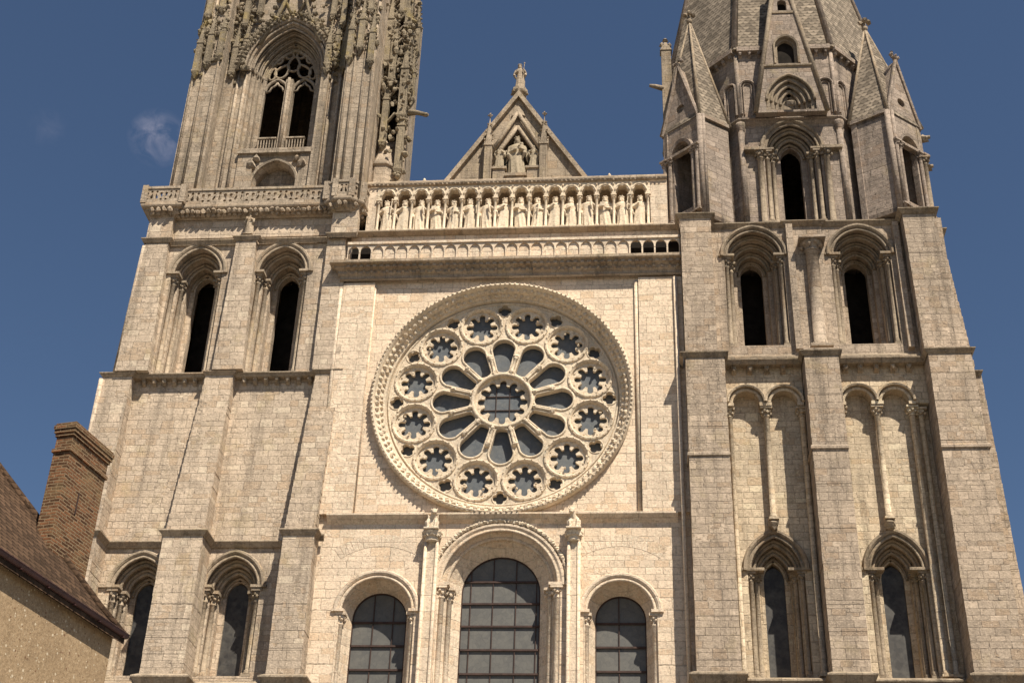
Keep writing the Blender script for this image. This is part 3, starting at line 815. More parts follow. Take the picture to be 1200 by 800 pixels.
# blind arcade
for bi, (arcs, mid, tall, lab) in enumerate((((12.28, 14.16), 13.24, (11.46, 15.0), 'left bay blind arcade'), ((17.77, 19.57), 18.64, (16.98, 20.34), 'right bay blind arcade'))):
    mb = MB()
    for c in arcs:
        mb.sweep(arch_path(c, 35.86, .66, 1, None, 14), [(.0,SY+.1),(.0,SY-.06),(.08,SY-.1),(.16,SY-.06),(.16,SY+.1)], True)
        mb.sweep(arch_path(c, 35.86, .66, 1, None, 14), [(.19,SY+.1),(.19,SY-.24),(.27,SY-.28),(.32,SY-.2),(.32,SY+.1)], True)
    mb.box(arcs[0]-.95, arcs[0]-.62, SY-.12, .4, 35.66, 35.84); mb.box(arcs[1]+.62, arcs[1]+.95, SY-.12, .4, 35.66, 35.84)
    mb.box((arcs[0]+arcs[1])/2-.30, (arcs[0]+arcs[1])/2+.30, SY-.14, .4, 35.66, 35.85)
    ar = mb.build('blind_arcade', M['right_pale'], T2)
    colonnette(mid, SY+.2, 29.6, 35.66, M['right_pale'], ar, .14, .5, .3)
    m2 = MB(); m2.lump(mid, SY+.2, 29.44, .27); m2.lump(mid, SY+.25, 29.3, .2); m2.box(mid-.16, mid+.16, SY+.25, RW+.02, 29.22, 29.6); m2.build('corbel_head', M['right_trim'], ar)
    colonnette(tall[0], SY+.25, 22.0, 35.66, M['right_pale'], ar, .11, .5, .3)
    colonnette(tall[1], SY+.25, 22.0, 35.66, M['right_pale'], ar, .14, .5, .3)
    if bi: colonnette(20.78, SY+.35, 22.0, 35.6, M['right_pale'], ar, .13, .5, .3)
for (cx, zs, hw, hwo) in loww:
    window(T2, 'lancet_window', cx, zs, 22.1, hw, 1.47, RW, hwo, 1.7, M['right_pale'], M['right_trim'], orders=3, glass_mat=M['glass_dark'], hood=.2, colr=.11, cap=.5, ocx=cx, cols=2, impost='wide')
for (cx, zs, hw, hwo) in upw:
    w = window(T2, 'belfry_window', cx, zs, 39.3, hw, 1.12, UW, hwo, 1.9, M['right'], M['right_trim'], orders=4, hood=.2, colr=.12, cap=.6, cols=2)
    s = MB()
    s.add([(cx-1.7,-.57,38.31),(cx+1.7,-.57,38.31),(cx+1.7,2.7,40.75),(cx-1.7,2.7,40.75),(cx-1.7,-.57,38.05),(cx+1.7,-.57,38.05),(cx+1.7,2.7,37.9),(cx-1.7,2.7,37.9)],[[0,1,2,3],[0,1,5,4],[2,3,7,6],[1,2,6,5],[0,3,7,4]])
    s.build('sill', M['right_trim'], w)
    d = MB()
    for k in range(7): d.box(cx-.9, cx+.9, 3.6+.12*k, 3.75+.12*k, 37.6+k*.05, 46)
    d.build('dark_backing', M['opening_shade'], w)  # near-black block standing in for the dark bell chamber

# octagon stage
OX, OY, AP = 15.76, 6.95, 6.62
def octv(ap, a0=0):
    r = ap/cos(pi/8)
    return [(OX + r*cos(-pi/2 - pi/8 + k*pi/4), OY + r*sin(-pi/2 - pi/8 + k*pi/4)) for k in range(8)]
ov = octv(AP)
mb = MB()
for k in range(1, 8):
    a, b = ov[k], ov[(k+1) % 8]
    mb.add([(a[0],a[1],46.8),(b[0],b[1],46.8),(b[0],b[1],60.2),(a[0],a[1],60.2)], [[0,1,2,3]])
fx0, fx1 = ov[0][0], ov[1][0]
FY = OY - AP
mb.prism([(fx0,46.86),(fx1,46.86),(fx1,60.2),(fx0,60.2)], [arch_poly(15.77, 52.3, 1.55, 1.25, 47.3)], FY, FY+.5)
oct_ = mb.build('octagon_stage', M['upper'], T2)
for k in range(8):
    a = ov[k]; mb = MB()
    mb.tube([(a[0], a[1]-.02, 46.9), (a[0], a[1]-.02, 54.2)], .17, 10)
    mb.tube([(a[0], a[1], 54.2), (a[0], a[1], 59.4)], .13, 10)
    mb.lathe(a[0], a[1], 53.6, [(.18,0),(.21,.1),(.30,.5),(.30,.62)], 8)
    mb.build('corner_shaft', M['upper'], oct_)
mb = MB()
pv = [ov[k] for k in (7, 0, 1, 2, 3)]
mb.plan(pv, scale_prof(STR, .9, .9), 54.15)
mb.build('string_course', M['upper'], oct_)
for ang in (-pi/4, 0, pi/4):
    turn = lambda q, ang=ang: xform(q, ang, 0, 0, (OX, OY))
    q = MB(); q.box(OX-2.7, OX+2.7, FY-.34, FY+.05, 59.56, 59.86); turn(q); tb = q.build('corbel_table', M['upper'], oct_)
    corbels(tb, M['upper'], [OX - 2.5 + .55*k for k in range(10)], FY+.02, 59.55, .2, .36, .3, turn)
    for c in (-2.22, 2.22):                          # small blind arches either side of the dormer
        q = MB()
        q.sweep(arch_path(OX+c, 57.0, .34, 1.0, 54.9, 10), [(0,FY+.02),(0,FY-.14),(.06,FY-.2),(.14,FY-.14),(.14,FY+.02)], True)
        q.sweep(arch_path(OX+c, 57.0, .20, 1.0, 54.9, 10), [(0,FY+.02),(0,FY-.07),(.05,FY-.1),(.08,FY+.02)], True)
        turn(q); q.build('blind_arch', M['upper'], oct_)
    if ang:
        q = MB(); q.sweep(arch_path(OX, 52.0, 1.1, 1.2, 47.5, 12), [(0,FY+.02),(0,FY-.2),(.2,FY-.3),(.35,FY+.02)], True)
        turn(q); q.build('blind_arch', M['upper'], oct_)
w = window(T2, 'belfry_window', 15.77, 52.3, 47.3, 1.55, 1.25, FY, .58, FY+.95, M['upper'], M['right_trim'], orders=3, hood=.2, colr=.12, cap=.6, cols=2, label='tall dark opening in the middle of the octagon')
for c in (13.95, 17.6):
    colonnette(c, FY-.2, 46.9, 52.1, M['right_trim'], w, .16, .6, .3)
one('impost_band', M['right_trim'], oct_, 'box', 13.1, 14.25, FY-.4, FY+.05, 52.1, 52.28); one('impost_band', M['right_trim'], oct_, 'box', 17.3, 18.5, FY-.4, FY+.05, 52.1, 52.28)
# spire
sv = octv(6.75)
mb = MB(); apx = (OX, OY, 97.5)
mb.cone(sv, 59.9, apx); mb.hexa(octv(6.9), 59.75, octv(6.9), 59.95)
sp = mb.build('spire', M['spire'], T2)
shafts(sp, M['upper'], [[(a[0], a[1], 59.9), (a[0]+(OX-a[0])*.95, a[1]+(OY-a[1])*.95, 59.9+37.6*.95)] for a in sv], [.19,.06], 8, 'spire_rib')
# steep gabled dormer on the spire's front face
DX = 15.84
dy0 = FY-.85
mb = MB()
def dz(x): return 54.35 + (1.98-abs(x))/1.98*11.9
mb.prism([(DX-1.98,54.35),(DX+1.98,54.35),(DX,66.25)], [arch_poly(DX, 55.25, 1.40, 1.45, 54.5), arch_poly(DX, 59.3, .62, 1.25, 57.98), arch_poly(DX+.0, 62.75, .26, 1.0, 62.15, 8)], dy0, dy0+.4)
mb.add([(DX-1.98,dy0+.4,54.35),(DX,dy0+.4,66.25),(DX-1.98,4.0,54.35),(DX,4.5,66.25),(DX+1.98,dy0+.4,54.35),(DX+1.98,4.0,54.35)], [[0,1,3,2],[4,1,3,5]])
dm = mb.build('dormer', M['upper'], T2)
mb = MB()
for s_ in (-1, 1): mb.tube([(DX+s_*2.0, dy0, 54.4), (DX, dy0, 66.5)], .14, 8)
mb.plan([(DX-1.45,dy0+.1),(DX-1.45,dy0),(DX+1.45,dy0),(DX+1.45,dy0+.1)], [(0,0),(.1,.04),(.12,.14),(0,.22)], 57.7)
mb.box(DX-.68, DX+.68, dy0-.06, dy0+.2, 61.9, 62.08)
mb.lump(DX, dy0-.25, 54.75, .28)
mb.build('coping', M['right_trim'], dm)
mb = MB()
prof = [(0,dy0)]; y = dy0; o = 0
for i in range(4): y += .17; prof.append((o, y)); o -= .27; prof.append((o, y))
prof.append((o, y+.15)); ap_ = arch_path(DX, 55.25, 1.40, 1.45, 54.5, 16)
mb.sweep(ap_, prof)
for i in range(4): mb.sweep(arch_path(DX, 55.25, 1.40, 1.45, None, 16), tprof(-.27*i-.05, dy0+.17*i+.02, .09), True, True)
mb.prism(arch_poly(DX, 55.25, .5, 1.45, 54.5), [], y+.12, y+.2); mb.box(DX-.12, DX+.3, y-.1, y+.1, 54.5, 54.95)
mb.build('blind_arch', M['right_trim'], dm)
mb = MB()
mb.sweep(arch_path(DX, 59.3, .62, 1.25, 57.98, 12), [(-.005,dy0),(-.005,dy0+.2),(-.14,dy0+.2),(-.14,dy0+.43)])
mb.sweep(arch_path(DX, 59.3, .62, 1.25, 57.98, 12), [(.0,dy0+.02),(.0,dy0-.06),(.1,dy0-.1),(.16,dy0+.02)], True)
dw = mb.build('dormer_window', M['right_trim'], dm)
mb = MB(); mb.box(DX-.62, DX+.62, dy0+.40, dy0+.43, 57.98, 60.6); mb.build('dark_backing', M['opening_shade'], dw); one('dark_backing', M['opening_shade'], dw, 'box', DX-.3, DX+.3, dy0+.36, dy0+.39, 62.1, 63.1)  # dark sheets standing in for the unlit inside of the dormer openings
# corner turrets
def turret(Fp, Rp, Bp, Lp, ze, apx, gab_left, label):
    """tall four sided corner turret with a scale covered pyramid; outer face pierced under a gablet"""
    mb = MB()
    z0 = 47.12
    def face(a, b, pierced):
        ang = atan2(b[1]-a[1], b[0]-a[0]); w = math.hypot(b[0]-a[0], b[1]-a[1]); cx, cy = (a[0]+b[0])/2, (a[1]+b[1])/2
        q = MB()
        if pierced:
            q.prism([(-w/2,z0),(w/2,z0),(w/2,ze),(0,ze+4.4),(-w/2,ze)], [arch_poly(0, ze-2.1, w*.23, 1.2, z0+.9, 8), circ(0, ze+1.25, .3, 12)], -.02, .35)
            q.prism([(-w/2,ze),(w/2,ze),(0,ze+4.4)], [], .9, 1.7)
            q.add([(-w/2,.35,ze),(0,.35,ze+4.4),(0,1.7,ze+4.4),(-w/2,1.7,ze),(w/2,.35,ze),(w/2,1.7,ze)], [[0,1,2,3],[4,1,2,5]])
            for s_ in (-1,1):
                q.tube([(s_*w*.5,-.06,ze-.1),(0,-.06,ze+4.45)], .11, 6)
                for k in range(2):
                    c = colonnette_mb(s_*w*(.31+.12*k), -.12-.04*k, z0+.3, ze-2.1, .11, .5, .25); q.add(c.v, c.f, True)
            q.sweep(arch_path(0, ze-2.1, w*.25, 1.2, None, 10), [(0,.1),(0,-.2),(.18,-.25),(.3,.1)], True)
            q.box(-w/2,w/2,-.2,.1,ze-2.1,ze-1.92)
            for k in range(5): q.lump(random.uniform(-.2,.2), -.05, ze+4.5+.12*k, .16-.02*k)
            for s_ in (-1,1): q.lump(s_*.28, -.05, ze+4.75, .13)
        else:
            q.prism([(-w/2,z0),(w/2,z0),(w/2,ze),(-w/2,ze)], [], 0, .35)
        q.box(-w/2, w/2, -.13, 0.1, ze-.1, ze+.14) if not pierced else None
        xform(q, ang); mb.add([(x+cx, y+cy, z) for x, y, z in q.v], q.f)
    face(Lp, Fp, gab_left); face(Fp, Rp, not gab_left); face(Rp, Bp, False); face(Bp, Lp, False)
    mb.hexa([Fp,Rp,Bp,Lp], ze-.3, [Fp,Rp,Bp,Lp], ze-.1); mb.hexa([Fp,Rp,Bp,Lp], z0-.02, [Fp,Rp,Bp,Lp], z0+.25)
    o = mb.build('corner_turret', M['upper'], T2); o['label'] = label
    m = MB(); m.tube([(Fp[0],Fp[1]-.03,z0),(Fp[0],Fp[1]-.03,ze)], .17, 8); m.tube([(Fp[0]+(Rp[0]-Fp[0])*.12,Fp[1]-.08,z0),(Fp[0]+(Rp[0]-Fp[0])*.12,Fp[1]-.08,ze)], .1, 8); m.build('corner_shaft', M['upper'], o)
    m = MB(); C = [(p[0]+(p[0]-apx[0])*.06, p[1]+(p[1]-apx[1])*.06) for p in (Fp,Rp,Bp,Lp)]
    m.cone(C, ze, apx); m.build('turret_roof', M['spire'], o)
    m = MB()
    for p in C: m.tube([(p[0],p[1],ze),apx], [.11,.06], 6)
    m.lathe(apx[0], apx[1], apx[2]-.25, [(.12,0),(.2,.25),(.1,.4),(.08,.8)], 8)
    for dx, dy in ((-.24,0),(.24,0),(0,-.24),(0,.24)): m.lump(apx[0]+dx, apx[1]+dy, apx[2]+.45, .17)
    m.lump(apx[0], apx[1], apx[2]+.65, .14); m.build('turret_finial', M['right_trim'], o)
    return o
tl = turret((10.65,-.8),(12.3,.38),(10.9,2.5),(8.65,.95), 54.05, (10.45,.95,63.0), True, 'left corner turret with pierced gablet')
tr_ = turret((21.0,-.8),(23.05,.85),(21.1,2.6),(19.15,.3), 53.95, (20.8,.95,61.9), False, 'right corner turret with blank shaded side')
mb = MB()
mb.box(8.72, 9.3, 1.9, 2.4, 54, 61.6); mb.cone([(8.65,1.85),(9.37,1.85),(9.37,2.45),(8.65,2.45)], 61.6, (9.0,2.15,62.6))
mb.lump(9.0,2.15,62.6,.2); mb.lump(8.8,2.1,62.2,.18); mb.lump(9.25,2.1,62.15,.16)
mb.tube([(8.8,2,58.6),(8.3,1.9,58.7),(7.95,1.85,58.75)], [.17,.14,.09], 6)
mb.build('turret_pinnacle', M['right_trim'], tl)
mb = MB()
for x, y, z in ((23.25,1.3,53.6),(23.2,1.4,51.6)): mb.lump(x,y,z,.35); mb.tube([(x-.2,y,z),(x+.4,y-.1,z+.05)], [.16,.1], 6)
colonnette_mb(22.95, .55, 47.2, 51.6, .14, .5, .3).build('colonnette', M['right_trim'], tr_)
mb.build('turret_corbel', M['right_trim'], tr_)

# ================================================================== north (left) tower
T1 = thing('bell_tower', 'tan tower on the left with ornate openwork gothic upper stage and balustrade', 'tower', (-14.4, 7, 0), 'towers flanking the cathedral front')
LL = [(-17.38, 26.45, 1.42, .54), (-12.78, 26.45, 1.42, .56)]
LU = [(-17.15, 44.6, 1.45, .57), (-12.38, 44.6, 1.45, .60)]
mb = MB()
mb.prism([(-20.7,0),(-8.3,0),(-8.3,28.9),(-20.7,28.9)], [arch_poly(a,b,c,1.22,22.1) for a,b,c,d in LL], .5, 1.5)
mb.prism([(-20.7,28.9),(-8.3,28.9),(-8.3,38.0),(-20.7,38.0)], [], .45, 1.5)
mb.prism([(-20.1,38.0),(-8.5,38.0),(-8.5,46.9),(-20.1,46.9)], [arch_poly(a,b,c,1.28,38.24) for a,b,c,d in LU], .15, 1.2)
mb.box(-20.15,-8.6,0,1.2,46.91,48.8)
mb.box(-20.7,-20.1,1.5,15,0,48); mb.box(-8.9,-8.3,1.5,15,0,48); mb.box(-20.7,-8.3,14.4,15,0,48)
mb.box(-20.1,-8.9,1.21,14.4,47.6,48.5); mb.box(-20.1,-8.9,1.51,14.4,37.0,37.4)
mb.build('wall', M['left'], T1)
buttress(T1, M['left'], -21.0, -19.35, -1.0, .498, 0, 28.88)
buttress(T1, M['left'], -16.1, -13.86, -1.05, .498, 0, 28.88, (-16.04, -14.08, -1.0))
buttress(T1, M['left'], -10.2, -8.42, -1.05, .498, 0, 28.88, (-10.14, -8.62, -1.0))
buttress(T1, M['left'], -21.1, -19.5, -.7, .448, 28.9, 38.18, (-21.1, -19.55, -.1))
buttress(T1, M['left'], -16.08, -14.18, -.7, .448, 28.9, 38.18, (-15.58, -14.1, -.1))
buttress(T1, M['left'], -10.22, -8.72, -.7, .448, 28.9, 38.18, (-9.72, -8.4, -.1))
buttress(T1, M['left'], -20.45, -18.66, -.38, .148, 38.2, 46.6, (-20.22, -18.92, -.28))
buttress(T1, M['left'], -15.22, -13.6, -.38, .148, 38.2, 46.6, (-15.05, -13.96, -.28))
buttress(T1, M['left'], -9.93, -8.46, -.25, .148, 38.2, 46.55, (-9.95, -8.96, -.2))
one('pilaster', M['left'], T1, 'box', -20.2,-18.85,-.42,-.002,46.7,48.5); one('pilaster', M['left'], T1, 'box', -9.75,-8.3,-.5,-.002,46.7,48.6)
shafts(T1, M['left'], [[(-20.5,-.2,38.2),(-20.3,-.2,46.3)], [(-21.15,-.2,28.9),(-21.15,-.2,37.8)]], .12, 8, 'corner_shaft')
string(T1, M['left_trim'], [(-21.05,1),(-21.05,-1),(-19.35,-1),(-19.35,.4),(-16.06,.4),(-16.06,-1),(-14.05,-1),(-14.05,.4),(-10.16,.4),(-10.16,-1),(-8.6,-1),(-8.6,-.3),(-8.3,-.3)], 28.55, scale_prof(STR, .6, .7))
string(T1, M['left_trim'], [(-21.15,1),(-21.15,-.14),(-19.5,-.14),(-19.5,.08),(-15.6,.08),(-15.6,-.14),(-14.08,-.14),(-14.08,.08),(-9.74,.08),(-9.74,-.14),(-8.3,-.14)], 38.0, scale_prof(STR, .45, .5))
one('corbel_shelf', M['left_trim'], T1, 'box', -19.5,-15.6,.08,.45,37.97,38.24); one('corbel_shelf', M['left_trim'], T1, 'box', -14.08,-9.74,.08,.45,37.97,38.24)
corbels(T1, M['left_trim'], [-19.0+.55*k for k in range(7)], .44, 37.96, .2, .34, .32); corbels(T1, M['left_trim'], [-13.6+.58*k for k in range(7)], .44, 37.96, .2, .34, .32)
string(T1, M['left_trim'], [(-20.3,1),(-20.3,-.32),(-18.85,-.32),(-18.85,.0),(-15.1,.0),(-15.1,-.32),(-13.85,-.32),(-13.85,.0),(-9.85,.0),(-9.85,-.4),(-8.3,-.4)], 46.5, scale_prof(STR, .5, .6))
string(T1, M['left_trim'], [(-21.2,1),(-21.2,-1.05),(-19.35,-1.05),(-19.35,.1),(-16.12,.1),(-16.12,-1.05),(-13.84,-1.05),(-13.84,.1),(-10.22,.1),(-10.22,-1.05),(-8.4,-1.05),(-8.4,-.3)], 21.25, scale_prof(STR, .7, .9))
one('window_ledge', M['left_trim'], T1, 'box', -19.35,-16.12,.1,1,21.2,21.75); one('window_ledge', M['left_trim'], T1, 'box', -13.84,-10.22,.1,1,21.2,21.75)
corbels(T1, M['left_trim'], [-19.0+.5*k for k in range(6)], .4, 21.3, .3, .5, .4); corbels(T1, M['left_trim'], [-13.5+.5*k for k in range(7)], .4, 21.3, .3, .5, .4)
for (cx, zs, hw, hwo) in LL:
    w = window(T1, 'lancet_window', cx, zs, 22.1, hw, 1.22, .5, hwo, 1.8, M['left'], M['left_trim'], orders=3, glass_mat=M['glass_dark'], hood=.16, colr=.13, cap=.7, cols=2)
    m = MB(); m.box(cx-hw-.9, cx-hw-.3, .36, .52, zs, zs+.16); m.build('impost_band', M['left_trim'], w)
for (cx, zs, hw, hwo) in LU:
    w = window(T1, 'belfry_window', cx, zs, 38.24, hw, 1.28, .15, hwo, 1.9, M['left'], M['left_trim'], orders=3, hood=.16, colr=.12, cap=.6, cols=2)
    m = MB(); m.box(cx-hw-.05, cx+hw+.05, .14, 2.6, 38.1, 38.32); m.build('sill', M['left_trim'], w)
    d = MB()
    for k in range(7): d.box(cx-.9, cx+.9, 3.6+.12*k, 3.75+.12*k, 37.6+k*.05, 46)
    d.build('dark_backing', M['opening_shade'], w)  # near-black backing that paints the dark interior seen through the window
# platform cornice with foliage and pierced balustrade
pth = [(-20.2,3),(-20.2,-.40),(-18.85,-.40),(-18.85,-.1),(-9.8,-.1),(-9.8,-.42),(-9.5,-.6),(-8.85,-.6),(-8.5,-.35),(-8.4,.8)]
PZ = 48.6
mb = MB()
mb.plan(pth, [(0,-.5),(.08,-.42),(.26,-.2),(.3,-.08),(.46,-.02),(.5,.06),(.5,.2),(.44,.26),(0,.3)], PZ)
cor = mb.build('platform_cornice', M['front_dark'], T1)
mb = MB()
for (a, b) in zip(pth[1:], pth[2:]):
    L = math.hypot(b[0]-a[0], b[1]-a[1]); n = max(1, int(L/.3)); nx, ny = (b[1]-a[1])/L, -(b[0]-a[0])/L
    for i in range(n):
        f = (i+.5)/n
        mb.lump(a[0]+(b[0]-a[0])*f+nx*.36, a[1]+(b[1]-a[1])*f+ny*.36, PZ-.18+random.uniform(-.04,.04), .17)
        mb.lump(a[0]+(b[0]-a[0])*f+nx*.2, a[1]+(b[1]-a[1])*f+ny*.2, PZ-.32+random.uniform(-.04,.04), .14)
mb.build('cornice_foliage', M['front_dark'], cor)['kind'] = 'stuff'
bal = MB()
def flam(w, z0, z1, flip):
    """openings of one flamboyant panel in local x (0..w)"""
    hs = []
    h = z1-z0; c = w/2; s_ = -1 if flip else 1
    def drop(px, pz, ang, L, r):
        pts = []
        for i in range(12):
            a = -pi*.62 + 2*pi*.62*i/11
            pts.append((r*cos(a), r*sin(a)))
        pts.append((-L, 0))
        return [(px + s_*(x*cos(ang)-y*sin(ang)), pz + x*sin(ang)+y*cos(ang)) for x, y in pts]
    hs.append(drop(c-s_*w*.23, z0+h*.66, radians(80), h*.34, w*.15))
    hs.append(drop(c+s_*w*.23, z0+h*.34, radians(260), h*.34, w*.15))
    hs.append(circ(c+s_*w*.24, z0+h*.80, w*.13, 10)); hs.append(circ(c-s_*w*.24, z0+h*.20, w*.13, 10))
    return hs
Z0b, Z1b = PZ+.32, PZ+1.2
bp = [(-20.6,3),(-20.6,-.78),(-18.4,-.78),(-18.4,-.48),(-10.2,-.48),(-10.2,-.7),(-9.65,-.95),(-8.7,-.95),(-8.15,-.5),(-8.0,.7)]
bal2 = MB()
for i, (a, b) in enumerate(zip(bp, bp[1:])):
    L = math.hypot(b[0]-a[0], b[1]-a[1]); ang = atan2(b[1]-a[1], b[0]-a[0])
    n = max(1, round(L/.62)); w = L/n
    q = MB()
    hs = []
    for k in range(n):
        if L > .5: hs += [[(x+w*k, z) for x, z in h] for h in flam(w, Z0b, Z1b, k % 2)]
    q.prism([(0,Z0b-.08),(L,Z0b-.08),(L,Z1b),(0,Z1b)], hs, -.06, .1)
    q.box(-.05, L+.05, -.12, .16, Z1b+.003, Z1b+.16)
    xform(q, ang); bal.add([(x+a[0], y+a[1], z) for x, y, z in q.v], q.f)
    bal.box(b[0]-.16, b[0]+.16, b[1]-.16, b[1]+.16, Z0b-.1, Z1b+.24)
bal.build('balustrade', M['gothic'], T1)

# flamboyant stage
GY0 = .8
gw = (-14.0, 60.0, 2.25, 1.66); gk = 1.72
mb = MB()
mb.prism([(-19.5,48.6),(-8.2,48.6),(-8.2,70),(-19.5,70)], [arch_poly(gw[0], gw[1], gw[2], gk, 53.7, 20), arch_poly(-13.8, 51.3, 1.28, 1.25, 50.2, 12)], GY0, GY0+.9)
mb.box(-19.5,-18.9,GY0+.9,12,48.6,70); mb.box(-8.8,-8.2,GY0+.9,12,48.6,70); mb.box(-19.5,-8.2,11.6,12,48.6,70)
mb.box(-18.9,-8.8,GY0+.91,11.6,53.0,53.4); mb.box(-18.9,-8.8,GY0+.91,11.6,69.5,69.9)
gst = mb.build('gothic_stage', M['gothic'], T1)
w = window(T1, 'tracery_window', gw[0], gw[1], 53.7, gw[2], gk, GY0, gw[3], 1.75, M['gothic'], M['gothic'], orders=3, hood=.15, cols=False, impost=False, label='tall pointed opening with mullion and flowing tracery')
tm = MB()
zt = 60.0
c0 = gw[0]
ty0, ty1 = 1.8, 2.05
def leaf(px, pz, a, L, wd, r=.085):
    pts = []
    for i in range(16):
        t_ = 2*pi*i/16
        x, z = L*cos(t_), wd*sin(t_)*(1-.35*cos(t_))
        pts.append((px + x*cos(a)-z*sin(a), 1.92, pz + x*sin(a)+z*cos(a)))
    tm.tube(pts, r, 6, True)
for s_ in (-1, 1):
    c = c0 + s_*.86
    tm.tube([(p[0], 1.92, p[1]) for p in arc_pts(c, 59.2, .72, 1.5, 8)], .11, 6)
    for q in (-1, 1): tm.tube([(c+q*.7, 1.92, 59.2), (c+q*.42, 1.92, 59.32), (c+q*.33, 1.92, 59.6), (c+q*.12, 1.92, 59.75), (c, 1.92, 59.98)], .07, 6)
    leaf(c0+s_*.66, 60.9, radians(90+s_*30), .58, .36); leaf(c0+s_*1.25, 60.7, radians(90+s_*6), .5, .2)
    leaf(c0+s_*.42, 62.35, radians(90-s_*24), .42, .24); leaf(c0+s_*.95, 61.85, radians(90+s_*24), .3, .18)
leaf(c0, 61.5, radians(90), .6, .36); leaf(c0, 62.9, radians(90), .3, .2)
tm.sweep(arch_path(c0, zt, gw[3], gk, 53.7, 14), [(.05,1.8),(-.12,1.8),(-.12,2.05),(.05,2.05)], True)
tm.box(c0-.22, c0+.22, 1.5, 2.2, 53.7, 59.9)
tm.tube([(c0, 1.42, 53.7), (c0, 1.42, 59.9)], .1, 8)
tm.build('tracery', M['gothic'], w)
g = MB()
for s_ in (-1, 1):
    for k in range(7): g.box(c0+s_*.86-.52+.17*k, c0+s_*.86-.46+.17*k, 1.5, 1.6, 53.9, 55.2)
    g.box(c0+s_*.86-.58, c0+s_*.86+.58, 1.45, 1.65, 55.2, 55.3); g.box(c0+s_*.86-.62, c0+s_*.86+.62, 1.3, 1.8, 53.72, 53.95)
g.build('window_railing', M['gothic'], w)
m = MB(); m.box(-16.15,-11.75,GY0-.3,GY0+1.2,53.35,53.68); m.box(-16.1,-15.2,GY0-.15,GY0-.003,49,53.35); m.box(-12.4,-11.8,GY0-.15,GY0-.003,49,53.35); m.build('sill', M['gothic'], w)
m = MB()
m.sweep(arch_path(-13.8, 51.3, 1.28, 1.25, 50.2, 12), [(0,GY0),(-.1,GY0+.3),(-.1,GY0+.85)])
m.sweep(arch_path(-13.8, 51.3, 1.28, 1.25, 50.2, 12), [(0,GY0+.03),(0,GY0-.15),(.12,GY0-.18),(.2,GY0+.03)], True)
m.prism(arch_poly(-13.8, 51.3, 1.25, 1.25, 50.2, 12), [], GY0+.7, GY0+.85)
for s_ in (-1,1): m.lump(-13.8+s_*1.5, GY0-.1, 52.6, .35); m.lump(-13.8+s_*1.2, GY0-.1, 53.0, .25)
m.build('blind_arch', M['gothic'], gst)
# crocketed hood gable above the window
m = MB()
ap_ = arch_path(gw[0], gw[1]-.1, gw[2]+.28, gk, None, 18)
m.sweep(ap_, [(0,GY0+.03),(0,GY0-.38),(.16,GY0-.46),(.34,GY0-.38),(.40,GY0+.03)], True)
m.sweep(ap_, tprof(-.12, GY0-.2, .1), True, True)
hg = m.build('hood_gable', M['gothic'], gst)
m = MB()
for i, (x, z, nx, nz) in enumerate(ap_):
    ln = math.hypot(nx, nz)
    m.lump(x+nx/ln*.55, GY0-.42, z+nz/ln*.55, .2); m.lump(x+nx/ln*.2, GY0-.5, z+nz/ln*.2, .13); m.lump(x+nx/ln*.72, GY0-.40, z+nz/ln*.72, .13)
    if i < len(ap_)-1:
        x2, z2 = (x+ap_[i+1][0])/2, (z+ap_[i+1][1])/2
        m.lump(x2+nx/ln*.48, GY0-.42, z2+nz/ln*.46, .13)
for s_ in (-1, 1):
    m.tube([(gw[0]+s_*1.9, GY0-.35, 61.9), (gw[0]+s_*1.1, GY0-.4, 63.8), (gw[0]+s_*.45, GY0-.42, 66.2), (gw[0]+s_*.15, GY0-.42, 69)], .13, 6)
    m.tube([(gw[0]+s_*.15, GY0-.3, 64.2), (gw[0]+s_*1.0, GY0-.32, 66.3), (gw[0]+s_*1.7, GY0-.3, 68.6)], .11, 6)
    for k in range(9):
        f = k/8; m.lump(gw[0]+s_*(1.5-1.2*f)*1.0+s_*.18, GY0-.42, 63.0+5*f, .2)
    m.lump(gw[0]+s_*2.55, GY0-.45, 59.85, .28); m.lump(gw[0]+s_*2.7, GY0-.4, 60.25, .22)
m.build('crockets', M['carved'], hg)['kind'] = 'stuff'
